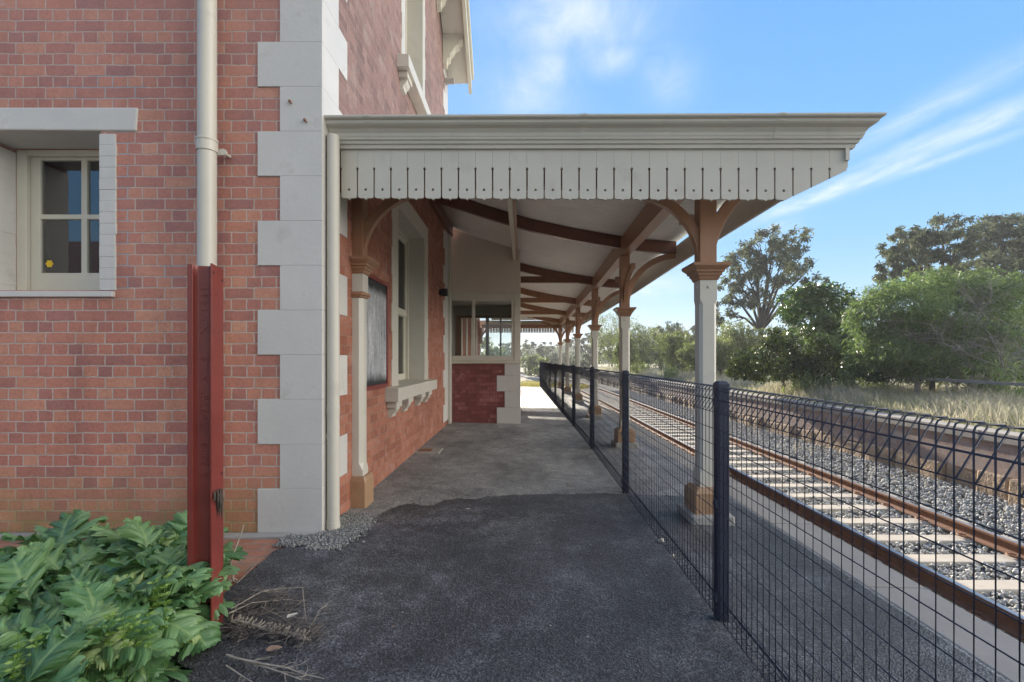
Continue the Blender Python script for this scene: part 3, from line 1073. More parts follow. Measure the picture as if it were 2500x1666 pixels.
# painted brick reveals; the courses show through the paint
mb, mb2 = MB(), MB()
for k in range(15):
    z0 = 1.955 + k * .0898
    z1 = min(z0 + .0894, 3.236)
    if z0 > 3.2: break
    w = random.uniform(-.006, .006)
    mb.box(-3.396 - .002, -3.268 + w, WY - .011 - random.uniform(0, .004), WY + .34, z0, z1)
    mb2.box(-4.58, -4.449 + random.uniform(0, .004), WY - .011, WY + .34, z0, z1)
mb.build('jamb', M['white_paint'], W, bevel=.003)
mb2.build('jamb', M['white_paint'], W, bevel=.0012)
mb = MB()
cxs, czs = -4.29 + .075, 2.167 + .085
pl = [(cxs + .031 * (1 + .16 * math.cos(6 * a)) * math.cos(a), czs + .031 * (1 + .16 * math.cos(6 * a)) * math.sin(a)) for a in [2 * math.pi * k / 48 for k in range(48)]]
mb.sweep([[(x, yf + .0285, z) for x, z in pl], [(x, yf + .0295, z) for x, z in pl]])
thing(mb, 'flower_sticker', M['yellow'], 'yellow flower shaped sticker on the lower left pane of the small window', 'sticker')

# platform side windows ----------------------------------------------
def side_window(y0, y1, z0, z1, band, top, sillpad, corb):
    ym = (y0 + y1) / 2
    W = empty('window', (0, 0, 0), None, None)
    W.parent = B
    W.location = Vector((WX, ym, z0)) - B.location
    mb = MB()
    jag = .03
    k = 0
    z = z0
    while z < z1 - .01:
        zz = min(z + .35, z1)
        e = jag if k % 2 == 0 else 0
        mb.box(WX - .002, WX + .014, y0 - band - e, y0, z, zz - .001)
        mb.box(WX - .002, WX + .014, y1, y1 + band + e, z, zz - .001)
        z = zz
        k += 1
    mb.box(WX - .002, WX + .0155, y0 - band, y1 + band, z1, z1 + top)
    mb.build('surround', M['cream'], W, bevel=.003)
    # reveal lining
    mb = MB()
    d = .34
    mb.box(WX - d, WX + .004, y1 - .006, y1 + .001, z0, z1)
    mb.box(WX - d, WX + .004, y0 - .001, y0 + .006, z0, z1)
    mb.box(WX - d, WX + .004, y0 + .0065, y1 - .0065, z1 - .006, z1 + .001)
    mb.build('reveal', M['cream'], W)
    # box frame with two sliding sashes, the upper one in front
    xs = WX - .27
    f = .055
    mb = MB()
    mb.box(xs - .06, xs + .03, y0 + .007, y0 + f, z0, z1 - .007)
    mb.box(xs - .06, xs + .03, y1 - f, y1 - .007, z0, z1 - .007)
    mb.box(xs - .06, xs + .03, y0 + f + .0005, y1 - f - .0005, z1 - .06, z1 - .007)
    mb.build('window_frame', M['yellow_cream'], W, bevel=.006)
    zm = z0 + (z1 - z0) * .46
    for zz0, zz1, dx in ((z0 + .02, zm + .03, -.025), (zm - .03, z1 - .06, 0)):
        st = .07
        mb = MB()
        ya, yb = y0 + f, y1 - f
        vs, fs = fill2d([rect(ya, yb, zz0, zz1), rect(ya + st, ym - .02, zz0 + .1, zz1 - st), rect(ym + .02, yb - st, zz0 + .1, zz1 - st)], .035)
        mb.add([(xs + dx - .012 + c, a, b) for a, b, c in vs], fs)
        mb.build('sash', M['yellow_cream'], W, bevel=.004)
        mb = MB()
        mb.box(xs + dx - .014, xs + dx - .010, ya + .03, yb - .03, zz0 + .05, zz1 - .03)
        mb.build('pane', M['glass'], W)
    mb = MB()
    a, b_ = y0 - sillpad, y1 + sillpad * .6
    mb.hexa([(WX - .33, a, z0 - .155), (WX + .16, a, z0 - .155), (WX + .16, b_, z0 - .155), (WX - .33, b_, z0 - .155)],
            [(WX - .33, a, z0 + .03), (WX + .16, a, z0 + .008), (WX + .16, b_, z0 + .008), (WX - .33, b_, z0 + .03)])
    mb.build('sill', M['cream'], W, bevel=.006)
    for yc in corb:
        mb = MB()
        zt = z0 - .157
        mb.box(WX - .002, WX + .12, yc - .13, yc + .13, zt - .075, zt)
        prof = [(0, 0), (.10, 0), (.10, -.025), (.085, -.055), (.055, -.085), (.05, -.115), (0, -.13)]
        zb = zt - .0755
        mb.sweep([[(WX + x, yc - .085, zb + z) for x, z in prof], [(WX + x, yc + .085, zb + z) for x, z in prof]])
        mb.build('corbel', M['cream'], W, bevel=.004)
    return W
side_window(*sy, .27, .25, .55, (5.72, 6.32, 7.12, 7.66))
side_window(*uy, .17, .25, .40, (6.25, 7.55))

# downpipes of the house
D = MB()
D.tube([(-2.459, 3.655, 9), (-2.462, 3.655, 2.5), (-2.467, 3.655, .16)], .066, 20)
for z in (3.02, ):
    D.tube([(-2.462, 3.655, z), (-2.462, 3.655, z + .085)], .074, 20)
D.tube([(-2.462, 3.655, 3.10), (-2.462, 3.655, 3.115)], .078, 20)
D.box(-2.49, -2.36, 3.675, 3.69, 3.005, 3.05)
D.tube([(-2.352, 3.672, 3.028), (-2.352, 3.695, 3.028)], .026, 14)
D.tube([(-2.352, 3.695, 3.028), (-2.352, 3.765, 3.028)], .012, 8)
D.build('downpipe', M['cream'], B)
D = MB()
D.tube([(-2.60, 3.62, .02), (-2.56, 3.55, .05), (-2.467, 3.6, .16)], .06, 14)
D.tube([(-2.64, 3.71, .12), (-2.54, 3.70, .12)], .075, 18)
D.build('drain_elbow', M['pvc'], B)

# ------------------------------------------------------------------ things on the house wall
t = empty('notice_board', (WX, 5.08, 1.7), 'old black notice board with flaking grey paint on the brick wall', 'notice board')
mb = MB()
mb.box(WX + .006, WX + .03, 4.68, 5.47, 1.125, 2.245)
mb.build('panel', M['board'], t)
mb = MB()
for (a, b, c, d) in ((4.63, 4.679, 1.08, 2.29), (5.471, 5.52, 1.08, 2.29), (4.6795, 5.4705, 1.08, 1.124), (4.6795, 5.4705, 2.246, 2.29)):
    mb.box(WX + .006, WX + .045, a, b, c, d)
mb.build('frame', M['red_paint'], t, bevel=.004)

t = empty('wall_lamp', (WX, 9.1, 2.7), 'small black cube lamp on the brick wall near the glazed screen', 'lamp')
mb = MB()
mb.box(WX + .015, WX + .05, 9.05, 9.13, 2.65, 2.75)
mb.build('mount', M['black'], t, bevel=.003)
mb = MB()
vs, fs = fill2d([rect(WX + .0505, WX + .17, 9.02, 9.16), rect(WX + .06, WX + .16, 9.03, 9.15)], .13)
mb.add([(a, b, 2.70 + c) for a, b, c in vs], fs)
mb.box(WX + .061, WX + .159, 9.031, 9.149, 2.72, 2.76)
mb.build('lamp_box', M['black'], t, bevel=.003)
t = empty('floodlight', (WX, 9.7, 6.95), 'small grey light under the gable eave', 'lamp')
mb = MB()
mb.box(WX + .015, WX + .08, 9.72, 9.84, 7.17, 7.25)
mb.build('mount', M['concrete'], t, bevel=.004)
mb = MB()
mb.tube([(WX + .08, 9.78, 7.21), (WX + .2, 9.78, 7.21)], .06, 16)
mb.build('lamp_head', M['concrete'], t)
# old fixings left in the corner stones
for x, z in ((-1.865, 3.47), (-1.745, 3.32)):
    mb = MB()
    mb.tube([(x, WY - .012, z), (x + .004, WY - .03, z - .004)], .011, 10)
    mb.tube([(x + .004, WY - .03, z - .004), (x + .02, WY - .028, z - .026)], .006, 8)
    thing(mb, 'wall_fixing', M['rust'], 'rusty bolt left in the white corner stones, ' + ('upper of two' if z > 3.4 else 'lower of two'), 'bolt', 'old bolts in the corner stones')

# ------------------------------------------------------------------ glazed waiting room across the platform
SYW = 10.4
Wr = empty('waiting_room', (-.9, 12.2, 0), 'glazed waiting room with dark brick base built across the covered platform', 'building')
x0, x1 = WX + .016, -.05
gzl = -.035
mb = MB()
mb.box(x0, x1, SYW, SYW + .22, gzl - .3, 1.30)
mb.box(x1 - .22, x1, SYW + .2205, 14.0, gzl - .3, 1.30)
mb.box(-2.2, x1 - .2205, 13.78, 14.0, gzl - .3, 1.30)
mb.build('brick_base', M['brick3'], Wr)
mb = MB()
zz = [(gzl - .02, .33, .5145), (.33, .69, .34), (.69, 1.04, .5145), (1.04, 1.305, .34)]
for a, b, w in zz:
    mb.box(x1 - w, x1 + .012, SYW - .012, SYW + .002, a, b - .002)
    mb.box(x1 - .002, x1 + .012, SYW + .0025, SYW + .85 - w, a, b - .002)
mb.build('corner_stones', M['white_paint'], Wr, bevel=.004)
# sill, head, mullions
mb = MB()
mb.box(x0, x1 + .03, SYW - .03, SYW + .22, 1.306, 1.335)
mb.box(x0, x1 + .02, SYW - .005, SYW + .18, 1.3355, 1.37)
mb.build('sill', M['cream_wood'], Wr, bevel=.004)
gl = [(-1.60, -1.12), (-1.053, -.242)]
vs, fs = fill2d([rect(x0, -.175, 1.371, 2.885), rect(gl[0][0] + .01, gl[0][1], 1.48, 2.715), rect(gl[1][0], gl[1][1], 1.48, 2.715)], .07)
mb = MB()
mb.add([(a, SYW + .06 + c, b) for a, b, c in vs], fs)
f1 = mb.build('screen_frame', M['yellow_cream'], Wr, bevel=.007)
mb = MB()
mb.box(-.1745, x1 + .012, SYW + .012, SYW + .16, 1.371, 2.885)
mb.box(x0, -.172, SYW + .018, SYW + .0245, 2.72, 2.89)
mb.build('corner_post', M['yellow_cream'], Wr, bevel=.005)
for a, b in gl:
    mb = MB()
    mb.box(a - .015, b + .015, SYW + .058, SYW + .064, 1.47, 2.725)
    mb.build('pane', M['clear'], f1)
# lined wall over the screen up to the curved roof
top = [(x, zr(x) + .005) for x in (x0, -1.3, -.98, -.65, -.35, x1)]
poly = [(x0, 2.886), (x1, 2.886)] + list(reversed(top))
vs, fs = fill2d([poly], .1)
mb = MB()
mb.add([(a, SYW + .09 + c, b) for a, b, c in vs], fs)
for xx_ in (-1.15, -.6):
    mb.box(xx_ - .001, xx_ + .001, SYW + .038, SYW + .041, 2.9, zr(xx_) - .02)
mb.build('upper_wall', M['cream_in'], Wr)
# track side wall and far screen
vs, fs = fill2d([rect(SYW + .165, 14.0, 1.306, 3.62), rect(11.0, 11.9, 1.48, 2.715), rect(12.0, 12.9, 1.48, 2.715)], .1)
mb = MB()
mb.add([(x1 - .05 + c, a, b) for a, b, c in vs], fs)
mb.build('side_wall', M['cream'], Wr)
for a, b in ((11.0, 11.9), (12.0, 12.9)):
    mb = MB()
    mb.box(x1 - .05, x1 - .045, a - .02, b + .02, 1.46, 2.73)
    mb.build('pane', M['clear'], Wr)
YF = 13.86
vs, fs = fill2d([rect(-1.98, x1 - .102, 1.306, 3.0), rect(-1.80, -1.08, 1.31, 2.62), rect(-.985, -.66, 1.48, 2.62), rect(-.615, -.20, 1.48, 2.62)], .08)
mb = MB()
mb.add([(a, YF + c, b) for a, b, c in vs], fs)
f2 = mb.build('far_frame', M['tan'], Wr, bevel=.006)
mb = MB()
mb.box(-1.0, -.18, YF, YF + .005, 1.46, 2.64)
mb.build('pane', M['clear'], f2)
mb = MB()
mb.box(-1.98, x1 - .102, SYW + .165, 13.78, 2.95, 2.99)
mb.box(-1.98, x1 - .102, YF - .075, YF - .045, 2.70, 2.949)
mb.build('ceiling', M['cream'], Wr)
mb = MB()
mb.box(-2.06, -1.98, SYW + .24, 13.77, -.1, 2.949)
mb.build('inner_wall', M['room'], Wr)
# air vent strip at the foot of the corner where brick meets screen: small white corner bead
mb = MB()
mb.box(WX + .0145, WX + .06, YB + .011, SYW - .013, -.06, 4.2)
mb.build('corner_bead', M['cream'], Wr)

# far wing of the station along the platform
Fw = empty('far_wing', (-4, 19, 0), 'far brick wing of the station seen through the glazed screens', 'building')
mb = MB()
mb.box(-7, -2.2, 14.01, 24.3, -.2, 4.1)
mb.build('wall', M['brick2'], Fw)
mb = MB()
mb.box(-7.2, -1.56, SYW + .3, 24.5, 4.37, 4.40)  # unseen roof sheet added to keep sun out of the waiting room windows
mb.build('roof', M['roof_white'], Fw)
mb = MB()
for yq in (15.2, 16.6, 18.2, 20.0, 22.2):
    mb.box(-2.202, -2.17, yq, yq + .45, 0, 3.6)
mb.build('door_surround', M['cream'], Fw, bevel=.006)
t = empty('wall_lamp', (-2.2, 19.3, 2.4), 'small black cube lamp seen through the left pane on the far wing', 'lamp')
mb = MB()
mb.box(-2.168, -2.05, 20.1, 20.24, 2.35, 2.5)
mb.build('lamp_box', M['black'], t, bevel=.004)

# ------------------------------------------------------------------ platform canopy
Cn = empty('platform_canopy', (.5, 14, 2.5), 'long platform canopy with curved iron roof, brown timbers and scalloped cream valance', 'canopy')
YA, YZ = 3.93, 24.55
def fasc(y):
    return bend(2.60, y)
# corrugated curved lining
ny = int((YZ - YA) / .0135)
yv_ = np.linspace(YA, YZ, ny)
xs_ = np.array([-1.60, -1.1, -.65, -.3, .107, .5, .867, 1.25, 1.627, 1.99, 2.3, 2.60])
V = []
for y in yv_:
    corr = .013 * math.sin(2 * math.pi * y / .108)
    for x in xs_:
        hip = 3.19 + .36 * (y - YA)
        hip2 = 3.19 + .36 * (YZ - y) + .25
        V.append((bend(x, y), y, min(zr(x), hip, hip2) + corr + .008))
V = np.array(V)
nx_ = len(xs_)
i, j = np.meshgrid(np.arange(ny - 1), np.arange(nx_ - 1), indexing='ij')
a = (i * nx_ + j).ravel()
Fq = np.stack([a, a + 1, a + 1 + nx_, a + nx_], 1)
o = np_mesh('roof_sheet', V, Fq, M['roof_white'], Cn, smooth=True)
sm = o.modifiers.new('thick', 'SOLIDIFY')
sm.thickness = .015
sm.offset = 1
# rafters: curved timbers
def rafter(y, mat, x_a=-1.60, x_b=2.58):
    mb = MB()
    rings = []
    for k in range(25):
        x = x_a + (x_b - x_a) * k / 24
        z = zr(x) - .002
        X = bend(x, y)
        rings.append([(X, y - .05, z - .205), (X, y + .05, z - .205), (X, y + .05, z), (X, y - .05, z)])
    mb.sweep(rings)
    mb.build('rafter', mat, Cn, bevel=.006)
for k, (cxx, y) in enumerate(COLS):
    if k > 0:
        rafter(y, M['brown_dark'] if k < 3 else M['brown'], x_b=2.57)
    else:
        mb = MB()
        mb.box(WX + .02, 2.55, y - .05, y + .05, 2.98, 3.14)
        mb.build('end_beam', M['brown'], Cn, bevel=.006)
for k in (2, 3, 4):
    cxx, y = COLS[k]
    mb = MB()
    mb.box(-2.1 if k > 2 else -.04, cxx - .08, y - .045, y + .045, 3.335, 3.50)
    mb.build('tie_beam', M['brown_dark'] if k == 2 else M['brown'], Cn, bevel=.006)
mb = MB()
y = COLS[5][1]
mb.box(-2.1, 1.9, y + .06, y + .16, 3.02, 3.2)
mb.build('end_beam', M['brown'], Cn, bevel=.006)
# beam over the posts
mb = MB()
for (xa, ya), (xb, yb) in zip(COLS, COLS[1:]):
    mb.sweep([[(xa + s, ya, z) for s, z in ((-.075, 3.15), (.075, 3.15), (.075, 3.44), (-.075, 3.44))], [(xb + s, yb, z) for s, z in ((-.075, 3.15), (.075, 3.15), (.075, 3.44), (-.075, 3.44))]])
mb.build('post_beam', M['brown'], Cn)
# purlin and wall plate
mb = MB()
mb.box(-.21, -.14, 5.2, SYW + .03, 3.60, 3.80)
mb.build('purlin', M['cream_wood'], Cn, bevel=.004)
mb = MB()
mb.box(-.139, -.09, 5.2, SYW + .035, 3.61, 3.79)
mb.build('purlin_side', M['brown'], Cn, bevel=.004)
mb = MB()
mb.box(WX + .017, WX + .10, 5.6, YB + .2, 4.10, 4.30)
mb.build('wall_plate', M['brown_dark'], Cn, bevel=.006)
# eave fascia and gutter on the track side
mb = MB()
for k in range(20):
    ya = YA - .2 + (YZ - YA + .2) * k / 20
    yb = YA - .2 + (YZ - YA + .2) * (k + 1) / 20
    r_ = []
    for y in (ya, yb):
        f = fasc(y)
        z0 = 2.99 + .1 * (y - 3.8) / 20
        r_.append([(f, y, z0), (f + .03, y, z0), (f + .03, y, 3.34), (f, y, 3.34)])
    mb.sweep(r_)
mb.build('fascia', M['cream'], Cn)

GP = [(0, -.02), (.022, -.02), (.026, .006), (.040, .012), (.046, .032), (.058, .040), (.062, .056), (.066, .062), (.072, .085), (.092, .112), (.122, .128), (.134, .140), (.137, .158), (.160, .166), (.166, .174), (.166, .186), (.150, .186), (.150, .172), (0, .172)]
# end valance runs from A (wall) to Bv (corner)
A = Vector((-1.545, 3.95, 3.19))
Bv = Vector((2.63, 3.75, 3.105))
Ln = (Bv - A).length
du = (Bv - A) / Ln
nrm = Vector((du.y, -du.x, 0)).normalized()      # towards the camera
if nrm.y > 0: nrm = -nrm
mb = MB()
ring = []
for s0, ext in ((-.055, 0), (Ln, 1)):
    r_ = []
    for o_, z in GP:
        p = A + du * (s0 + (o_ if ext else 0)) + nrm * o_
        r_.append((p.x, p.y, p.z + z))
    ring.append(r_)
mb.sweep(ring)
mb.build('gutter', M['cream'], Cn)
mb = MB()
ring = []
for y_, ext in ((3.75, 1), (YZ, 0)):
    r_ = []
    for o_, z in GP:
        xg = (Bv.x if ext else fasc(YZ) + .03)
        r_.append((xg + o_ - .003, y_ - (o_ if ext else 0) + .003, z + (Bv.z if ext else 3.24)))
    ring.append(r_)
mb.sweep(ring)
mb.build('gutter', M['cream'], Cn)
# joint collars in the gutter
mb = MB()
for s0 in (.27, 2.02, 3.55):
    r_ = []
    for s1 in (s0, s0 + .05):
        r_.append([tuple(A + du * s1 + nrm * (o_ + .0035) + Vector((0, 0, z + (.003 if z > .1 else -.002)))) for o_, z in GP[5:16]] + [tuple(A + du * s1 + nrm * .02 + Vector((0, 0, .16))), tuple(A + du * s1 + nrm * .02 + Vector((0, 0, .05)))])
    mb = MB()
    mb.sweep(r_)
    mb.build('gutter_joint', M['cream'], Cn)

# valance boards: one flat shape per board with a drip point, slots between and a hole
def board_shape(w, h, rake=None):
    g = .0055
    r_ = .016
    half = w / 2
    b = -h
    left = [(-half, 0), (-half, -.168), (-half + .009, -.172), (-half + .0105, -.180), (-half + .009, -.188), (-half + g, -.192), (-half + g, b + r_ + .008)]
    arc = [(-half + g + r_ * (1 - math.cos(t)), b + .004 + r_ * (1 - math.sin(t))) for t in (.4, .8, 1.2, 1.57)]
    tip = [(-.022, b + .0035 + .001), (-.010, b + .0025), (-.003, b - .006), (0, b - .012)]
    tip = [(-.016, b + .003), (-.008, b + .0005), (-.004, b - .004), (0, b - .011)]
    l = left + arc + tip
    rgt = [(-x, z) for x, z in reversed(l[:-1])]
    return l + rgt
nb = 29
pitch = (Ln - .03) / nb
H_ = .43
splines = []
special = []
for k in range(nb):
    c = .012 + pitch * (k + .5)
    sh = [(c + x, z) for x, z in board_shape(pitch - .0015, H_)]
    hole = circ(c, -H_ + .075, .011)
    s_out = c + pitch / 2
    # rake the last boards
    def lim(s):
        return -(.175 + (Ln - s) * .50)
    if lim(s_out) > -H_ - .02:
        sh = [(s, max(z, lim(s))) for s, z in sh]
        sh2 = []
        for p in sh:
            if not sh2 or math.dist(p, sh2[-1]) > 1e-4: sh2.append(p)
        sh = sh2
        if lim(c) > -H_ + .05: hole = None
    splines.append(sh)
    if hole: splines.append(hole)
vs, fs = fill2d(splines, .022)
mb = MB()
mb.add([tuple(A + du * a + nrm * (c - .012) + Vector((0, 0, b))) for a, b, c in vs], fs)
mb.build('valance', M['cream'], Cn, recalc=True)
# backing rail that joins the boards
mb = MB()
r_ = []
for s1 in (.0, Ln - .1):
    p = A + du * s1 - nrm * .05
    r_.append([(p.x, p.y + d, p.z + z) for d, z in ((0, -.12), (.04, -.12), (.04, -.02), (0, -.02))])
mb.sweep(r_)
mb.build('valance_rail', M['cream_wood'], Cn)

# valance of the far end
splines = []
zt = 3.24
x = -2.2
w = .142
while x < 2.75:
    splines.append([(x + a, b * 1.0) for a, b in [(-w / 2, 0), (-w / 2, -.17), (-w / 2 + .011, -.18), (-w / 2 + .011, -.42), (-.05, -.44), (0, -.45), (.05, -.44), (w / 2 - .011, -.42), (w / 2 - .011, -.18), (w / 2, -.17), (w / 2, 0)]])
    splines.append(circ(x, -.375, .013, 8))
    x += w + .0005
vs, fs = fill2d(splines, .022)
mb = MB()
mb.add([(a, YZ + .03 + c, zt + b) for a, b, c in vs], fs)
mb.build('valance', M['cream'], Cn)
mb = MB()
mb.box(-2.3, 3.0, YZ, YZ + .14, zt + .001, zt + .19)
mb.build('gutter', M['cream'], Cn)

# posts ---------------------------------------------------------------
def brace(mb, o, dirx, diry, Rr, d, z0, th=.07, ang=math.pi / 2):
    """quarter round brace springing from point o (on the post face) outward"""
    ux, uy = dirx, diry
    px_, py_ = -uy, ux
    rings = []
    for k in range(15):
        t = ang * k / 14
        pts = []
        for rr_, s in ((Rr, -1), (Rr, 1), (Rr + d, 1), (Rr + d, -1)):
            # arc centre lies out from the post, low; the timber curves up and outwards
            out = Rr - rr_ * math.cos(t)
            up = rr_ * math.sin(t)
            pts.append((o[0] + ux * out + px_ * s * th / 2, o[1] + uy * out + py_ * s * th / 2, z0 + up))
        rings.append(pts)
    mb.sweep(rings)
def post(x, y, pil=False, far=False):
    g = gz(x)
    P_ = empty('post', (0, 0, 0), None, None)
    P_.parent = Cn
    P_.location = Vector((x, y, g)) - Cn.location
    h = .0775
    top_in = 3.16
    pb = .24 if not pil else .29
    mb = MB()
    ch = .026
    if pil:
        mb.sqrings(x, y, [(h, pb - .03), (h, pb + .05, 0), (h - .003, pb + .12, .035), (h - .003, 1.985, .035), (h - .003, 1.985, .035)])
        mb.sqrings(x, y, [(h, 2.045), (h, 2.24)])
    else:
        mb.sqrings(x, y, [(h, pb - .03), (h, pb + .12, .0), (h, pb + .17, ch), (h, 1.90, ch), (h, 1.95, .0), (h, 2.15)])
    mb.build('shaft', M['cream'], P_)
    mb = MB()
    hh = h - .003
    mb.sqrings(x, y, [(hh, 2.262), (hh, top_in - .012)])
    mb.build('upper_shaft', M['brown'], P_, bevel=.008)
    mb = MB()
    zc = 2.12 if not pil else 2.215
    k_ = 1.0
    mb.sqrings(x, y, [(h + .004, zc), (h + .012, zc + .01), (h + .02, zc + .036), (h + .03, zc + .042), (h + .034, zc + .064), (h + .048, zc + .070), (h + .052, zc + .09), (h + .06, zc + .096), (h + .085, zc + .122), (h + .088, zc + .148), (h - .002, zc + .150)])
    mb.build('capital', M['brown'], P_)
    if pil:
        mb = MB()
        mb.sqrings(x, y, [(h - .004, 1.984, .03), (h + .012, 1.992, .03), (h + .014, 2.004, .03), (h + .026, 2.012, .03), (h + .028, 2.030, .03), (h + .01, 2.042, .02), (h - .004, 2.046, .02)])
        mb.build('neck_ring', M['brown'], P_)
    mb = MB()
    b = .148 if not pil else .12
    mb.sqrings(x, y, [(b, g - .03 if pil else .0, .01), (b, pb - .045, .01), (h + .03, pb, .01), (h - .002, pb, .01)])
    mb.build('plinth', M['tan'], P_)
    if not pil:
        mb = MB()
        mb.sqrings(x, y, [(.20, g - .12, .02), (.195, .002, .02), (.15, .012, .01)])
        mb.build('footing', M['concrete'], P_, bevel=.01)
        mb = MB()
        for sx, sy_ in ((0, -1), (-1, 0)):
            c = Vector((x + sx * h, y + sy_ * h, 2.06))
            d = Vector((sx, sy_, 0))
            mb.tube([c, c + d * .012], [.017, .012], 12)
        mb.build('bolt', M['cream'], P_)
    # curved braces
    if pil:
        mb = MB()
        brace(mb, (x + h - .004, y), 1, 0, .62, .085, 2.36)
        mb.build('brace', M['brown'], P_, bevel=.005)
        return P_
    dirs = [(1, 0, .84, .10)]
    if y < 5:
        dirs += [(-1, 0, .62, .085), (0, 1, .55, .085)]
    elif y > 24:
        dirs += [(-1, 0, 1.0, .10), (0, -1, .55, .085)]
    else:
        dirs += [(0, 1, .55, .085), (0, -1, .55, .085)]
    for dx, dy, Rr, d in dirs:
        mb = MB()
        brace(mb, (x + dx * (h - .004), y + dy * (h - .004)), dx, dy, Rr, d, 2.27, ang=math.pi / 2 * (.96 if Rr > .8 else 1))
        mb.build('brace', M['brown'], P_, bevel=.005)
    return P_
for x, y in COLS:
    post(x, y)
post(-1.592, 4.52, pil=True)
mb = MB()
brace(mb, (-2.13, 24.2), 1, 0, .9, .1, 2.2)
mb.box(-2.2, -2.05, 24.12, 24.28, 2.2, 3.02)
mb.build('wall_bracket', M['brown'], Cn, bevel=.005)

# canopy downpipe beside the corner
mb = MB()
dx_, dy_ = -1.553, 3.845
mb.tube([(dx_, dy_, .02), (dx_, dy_, 3.235)], .049, 20)
mb.tube([(dx_, dy_, .0), (dx_, dy_, .07)], .053, 20)
mb.tube([(dx_, dy_, .95), (dx_, dy_, 1.02)], .0515, 20)
mb.box(dx_ - .09, dx_, dy_ - .015, dy_ + .015, .75, .79)
mb.build('downpipe', M['cream'], Cn)

# ------------------------------------------------------------------ mesh fence
Fn = empty('mesh_fence', (1.13, 12.6, -.06), 'long dark navy mesh fence with rolled top running along the platform', 'fence')
FX = [(-2.5, 1.115), (2.65, 1.115), (7.7, 1.145), (13, 1.10), (25.3, .97)]
def fx(y): return lerp(FX, y)
ZT, ZB = 1.245 - .0, -.035
def wire_panel(mb, pa, pb, side):
    """pa, pb: ground points (x, y) of the two ends; side: unit vector to which the rolls lean"""
    pa, pb = Vector((pa[0], pa[1], 0)), Vector((pb[0], pb[1], 0))
    d = pb - pa
    ln = d.length
    d /= ln
    s = Vector(side)
    n = int(round(ln / .0515))
    def bar(a, b, r_=.0022):
        a, b = Vector(a), Vector(b)
        t = (b - a).normalized()
        u = t.orthogonal().normalized()
        w = t.cross(u)
        ring = lambda c: [tuple(c + u * r_ * math.cos(q) + w * r_ * math.sin(q)) for q in (0, 1.047, 2.094, 3.1416, 4.189, 5.236)]
        mb.sweep([ring(a), ring(b)], caps=False, smooth=True)
    W_ = .085
    for k in range(n + 1):
        p = pa + d * (ln * k / n)
        prof = [p + s * .004 + Vector((0, 0, ZB + .135)), p + s * W_ + Vector((0, 0, ZB + .02)), p + s * (W_ - .012) + Vector((0, 0, ZB + .002)), p + s * .012 + Vector((0, 0, ZB)), p + Vector((0, 0, ZB + .014)),
                p + Vector((0, 0, ZT - .016)), p + s * .005 + Vector((0, 0, ZT - .005)), p + s * .016 + Vector((0, 0, ZT)), p + s * (W_ - .012) + Vector((0, 0, ZT)), p + s * W_ + Vector((0, 0, ZT - .012)), p + s * .004 + Vector((0, 0, ZT - .142))]
        mb.tube(prof, .0025, 5, True, False)
    e = .0045
    zl = [ZT - .02, ZT - .072, ZT - .142, ZT - .235] 
    z = ZT - .235 - .0895
    while z > ZB + .15:
        zl.append(z)
        z -= .0895
    zl += [ZB + .135, ZB + .07, ZB + .018]
    for z in zl:
        o_ = s * e
        bar(pa + o_ + Vector((0, 0, z)), pb + o_ + Vector((0, 0, z)))
    for o_, z in ((W_ - .006, ZT - .006), (W_ * .52, ZT - .078), (W_ - .006, ZB + .008), (W_ * .5, ZB + .075)):
        bar(pa + s * o_ + Vector((0, 0, z)), pb + s * o_ + Vector((0, 0, z)))
def fence_post(x, y, parent):
    P_ = empty('fence_post', (0, 0, 0), None, None)
    P_.parent = parent
    P_.location = Vector((x, y, -.06)) - parent.location
    mb = MB()
    mb.sqrings(x, y, [(.0325, -.12, .004), (.0325, 1.235, .004)])
    mb.build('post_tube', M['steel_dark'], P_)
    mb = MB()
    mb.sqrings(x, y, [(.035, 1.23, .006), (.0355, 1.262, .006), (.024, 1.278, .008), (.0, 1.279, .0)])
    mb.build('cap', M['steel_dark'], P_)
    mb = MB()
    for z in (1.16, .60, .08):
        mb.box(x - .045, x - .033, y - .03, y + .0, z - .022, z + .022)
        mb.tube([(x - .05, y - .015, z), (x - .04, y - .015, z)], .011, 8)
    mb.build('clip', M['steel_dark'], P_)
py = [.12, 2.62, 5.12, 7.66, 10.2, 12.7, 15.2, 17.7, 20.2, 22.7, 25.1]
pts_ = [(fx(y) + .037 * 0, y) for y in [-2.4] + py]
for (a, b) in zip(pts_, pts_[1:]):
    mb = MB()
    wire_panel(mb, (a[0] - .04, a[1] + .02), (b[0] - .04, b[1] - .02), (1, 0, 0))
    mb.build('mesh_panel', M['steel_dark'], Fn, uv=False, recalc=False)
for x, y in pts_[1:]:
    fence_post(x, y, Fn)
Fe = empty('mesh_fence', (-1, 25.1, -.06), 'short mesh fence closing off the far end of the platform', 'fence')
mb = MB()
wire_panel(mb, (-2.6, 25.15), (.93, 25.15), (0, 1, 0))
mb.build('mesh_panel', M['steel_dark'], Fe, uv=False, recalc=False)
fence_post(-2.6, 25.15, Fe)

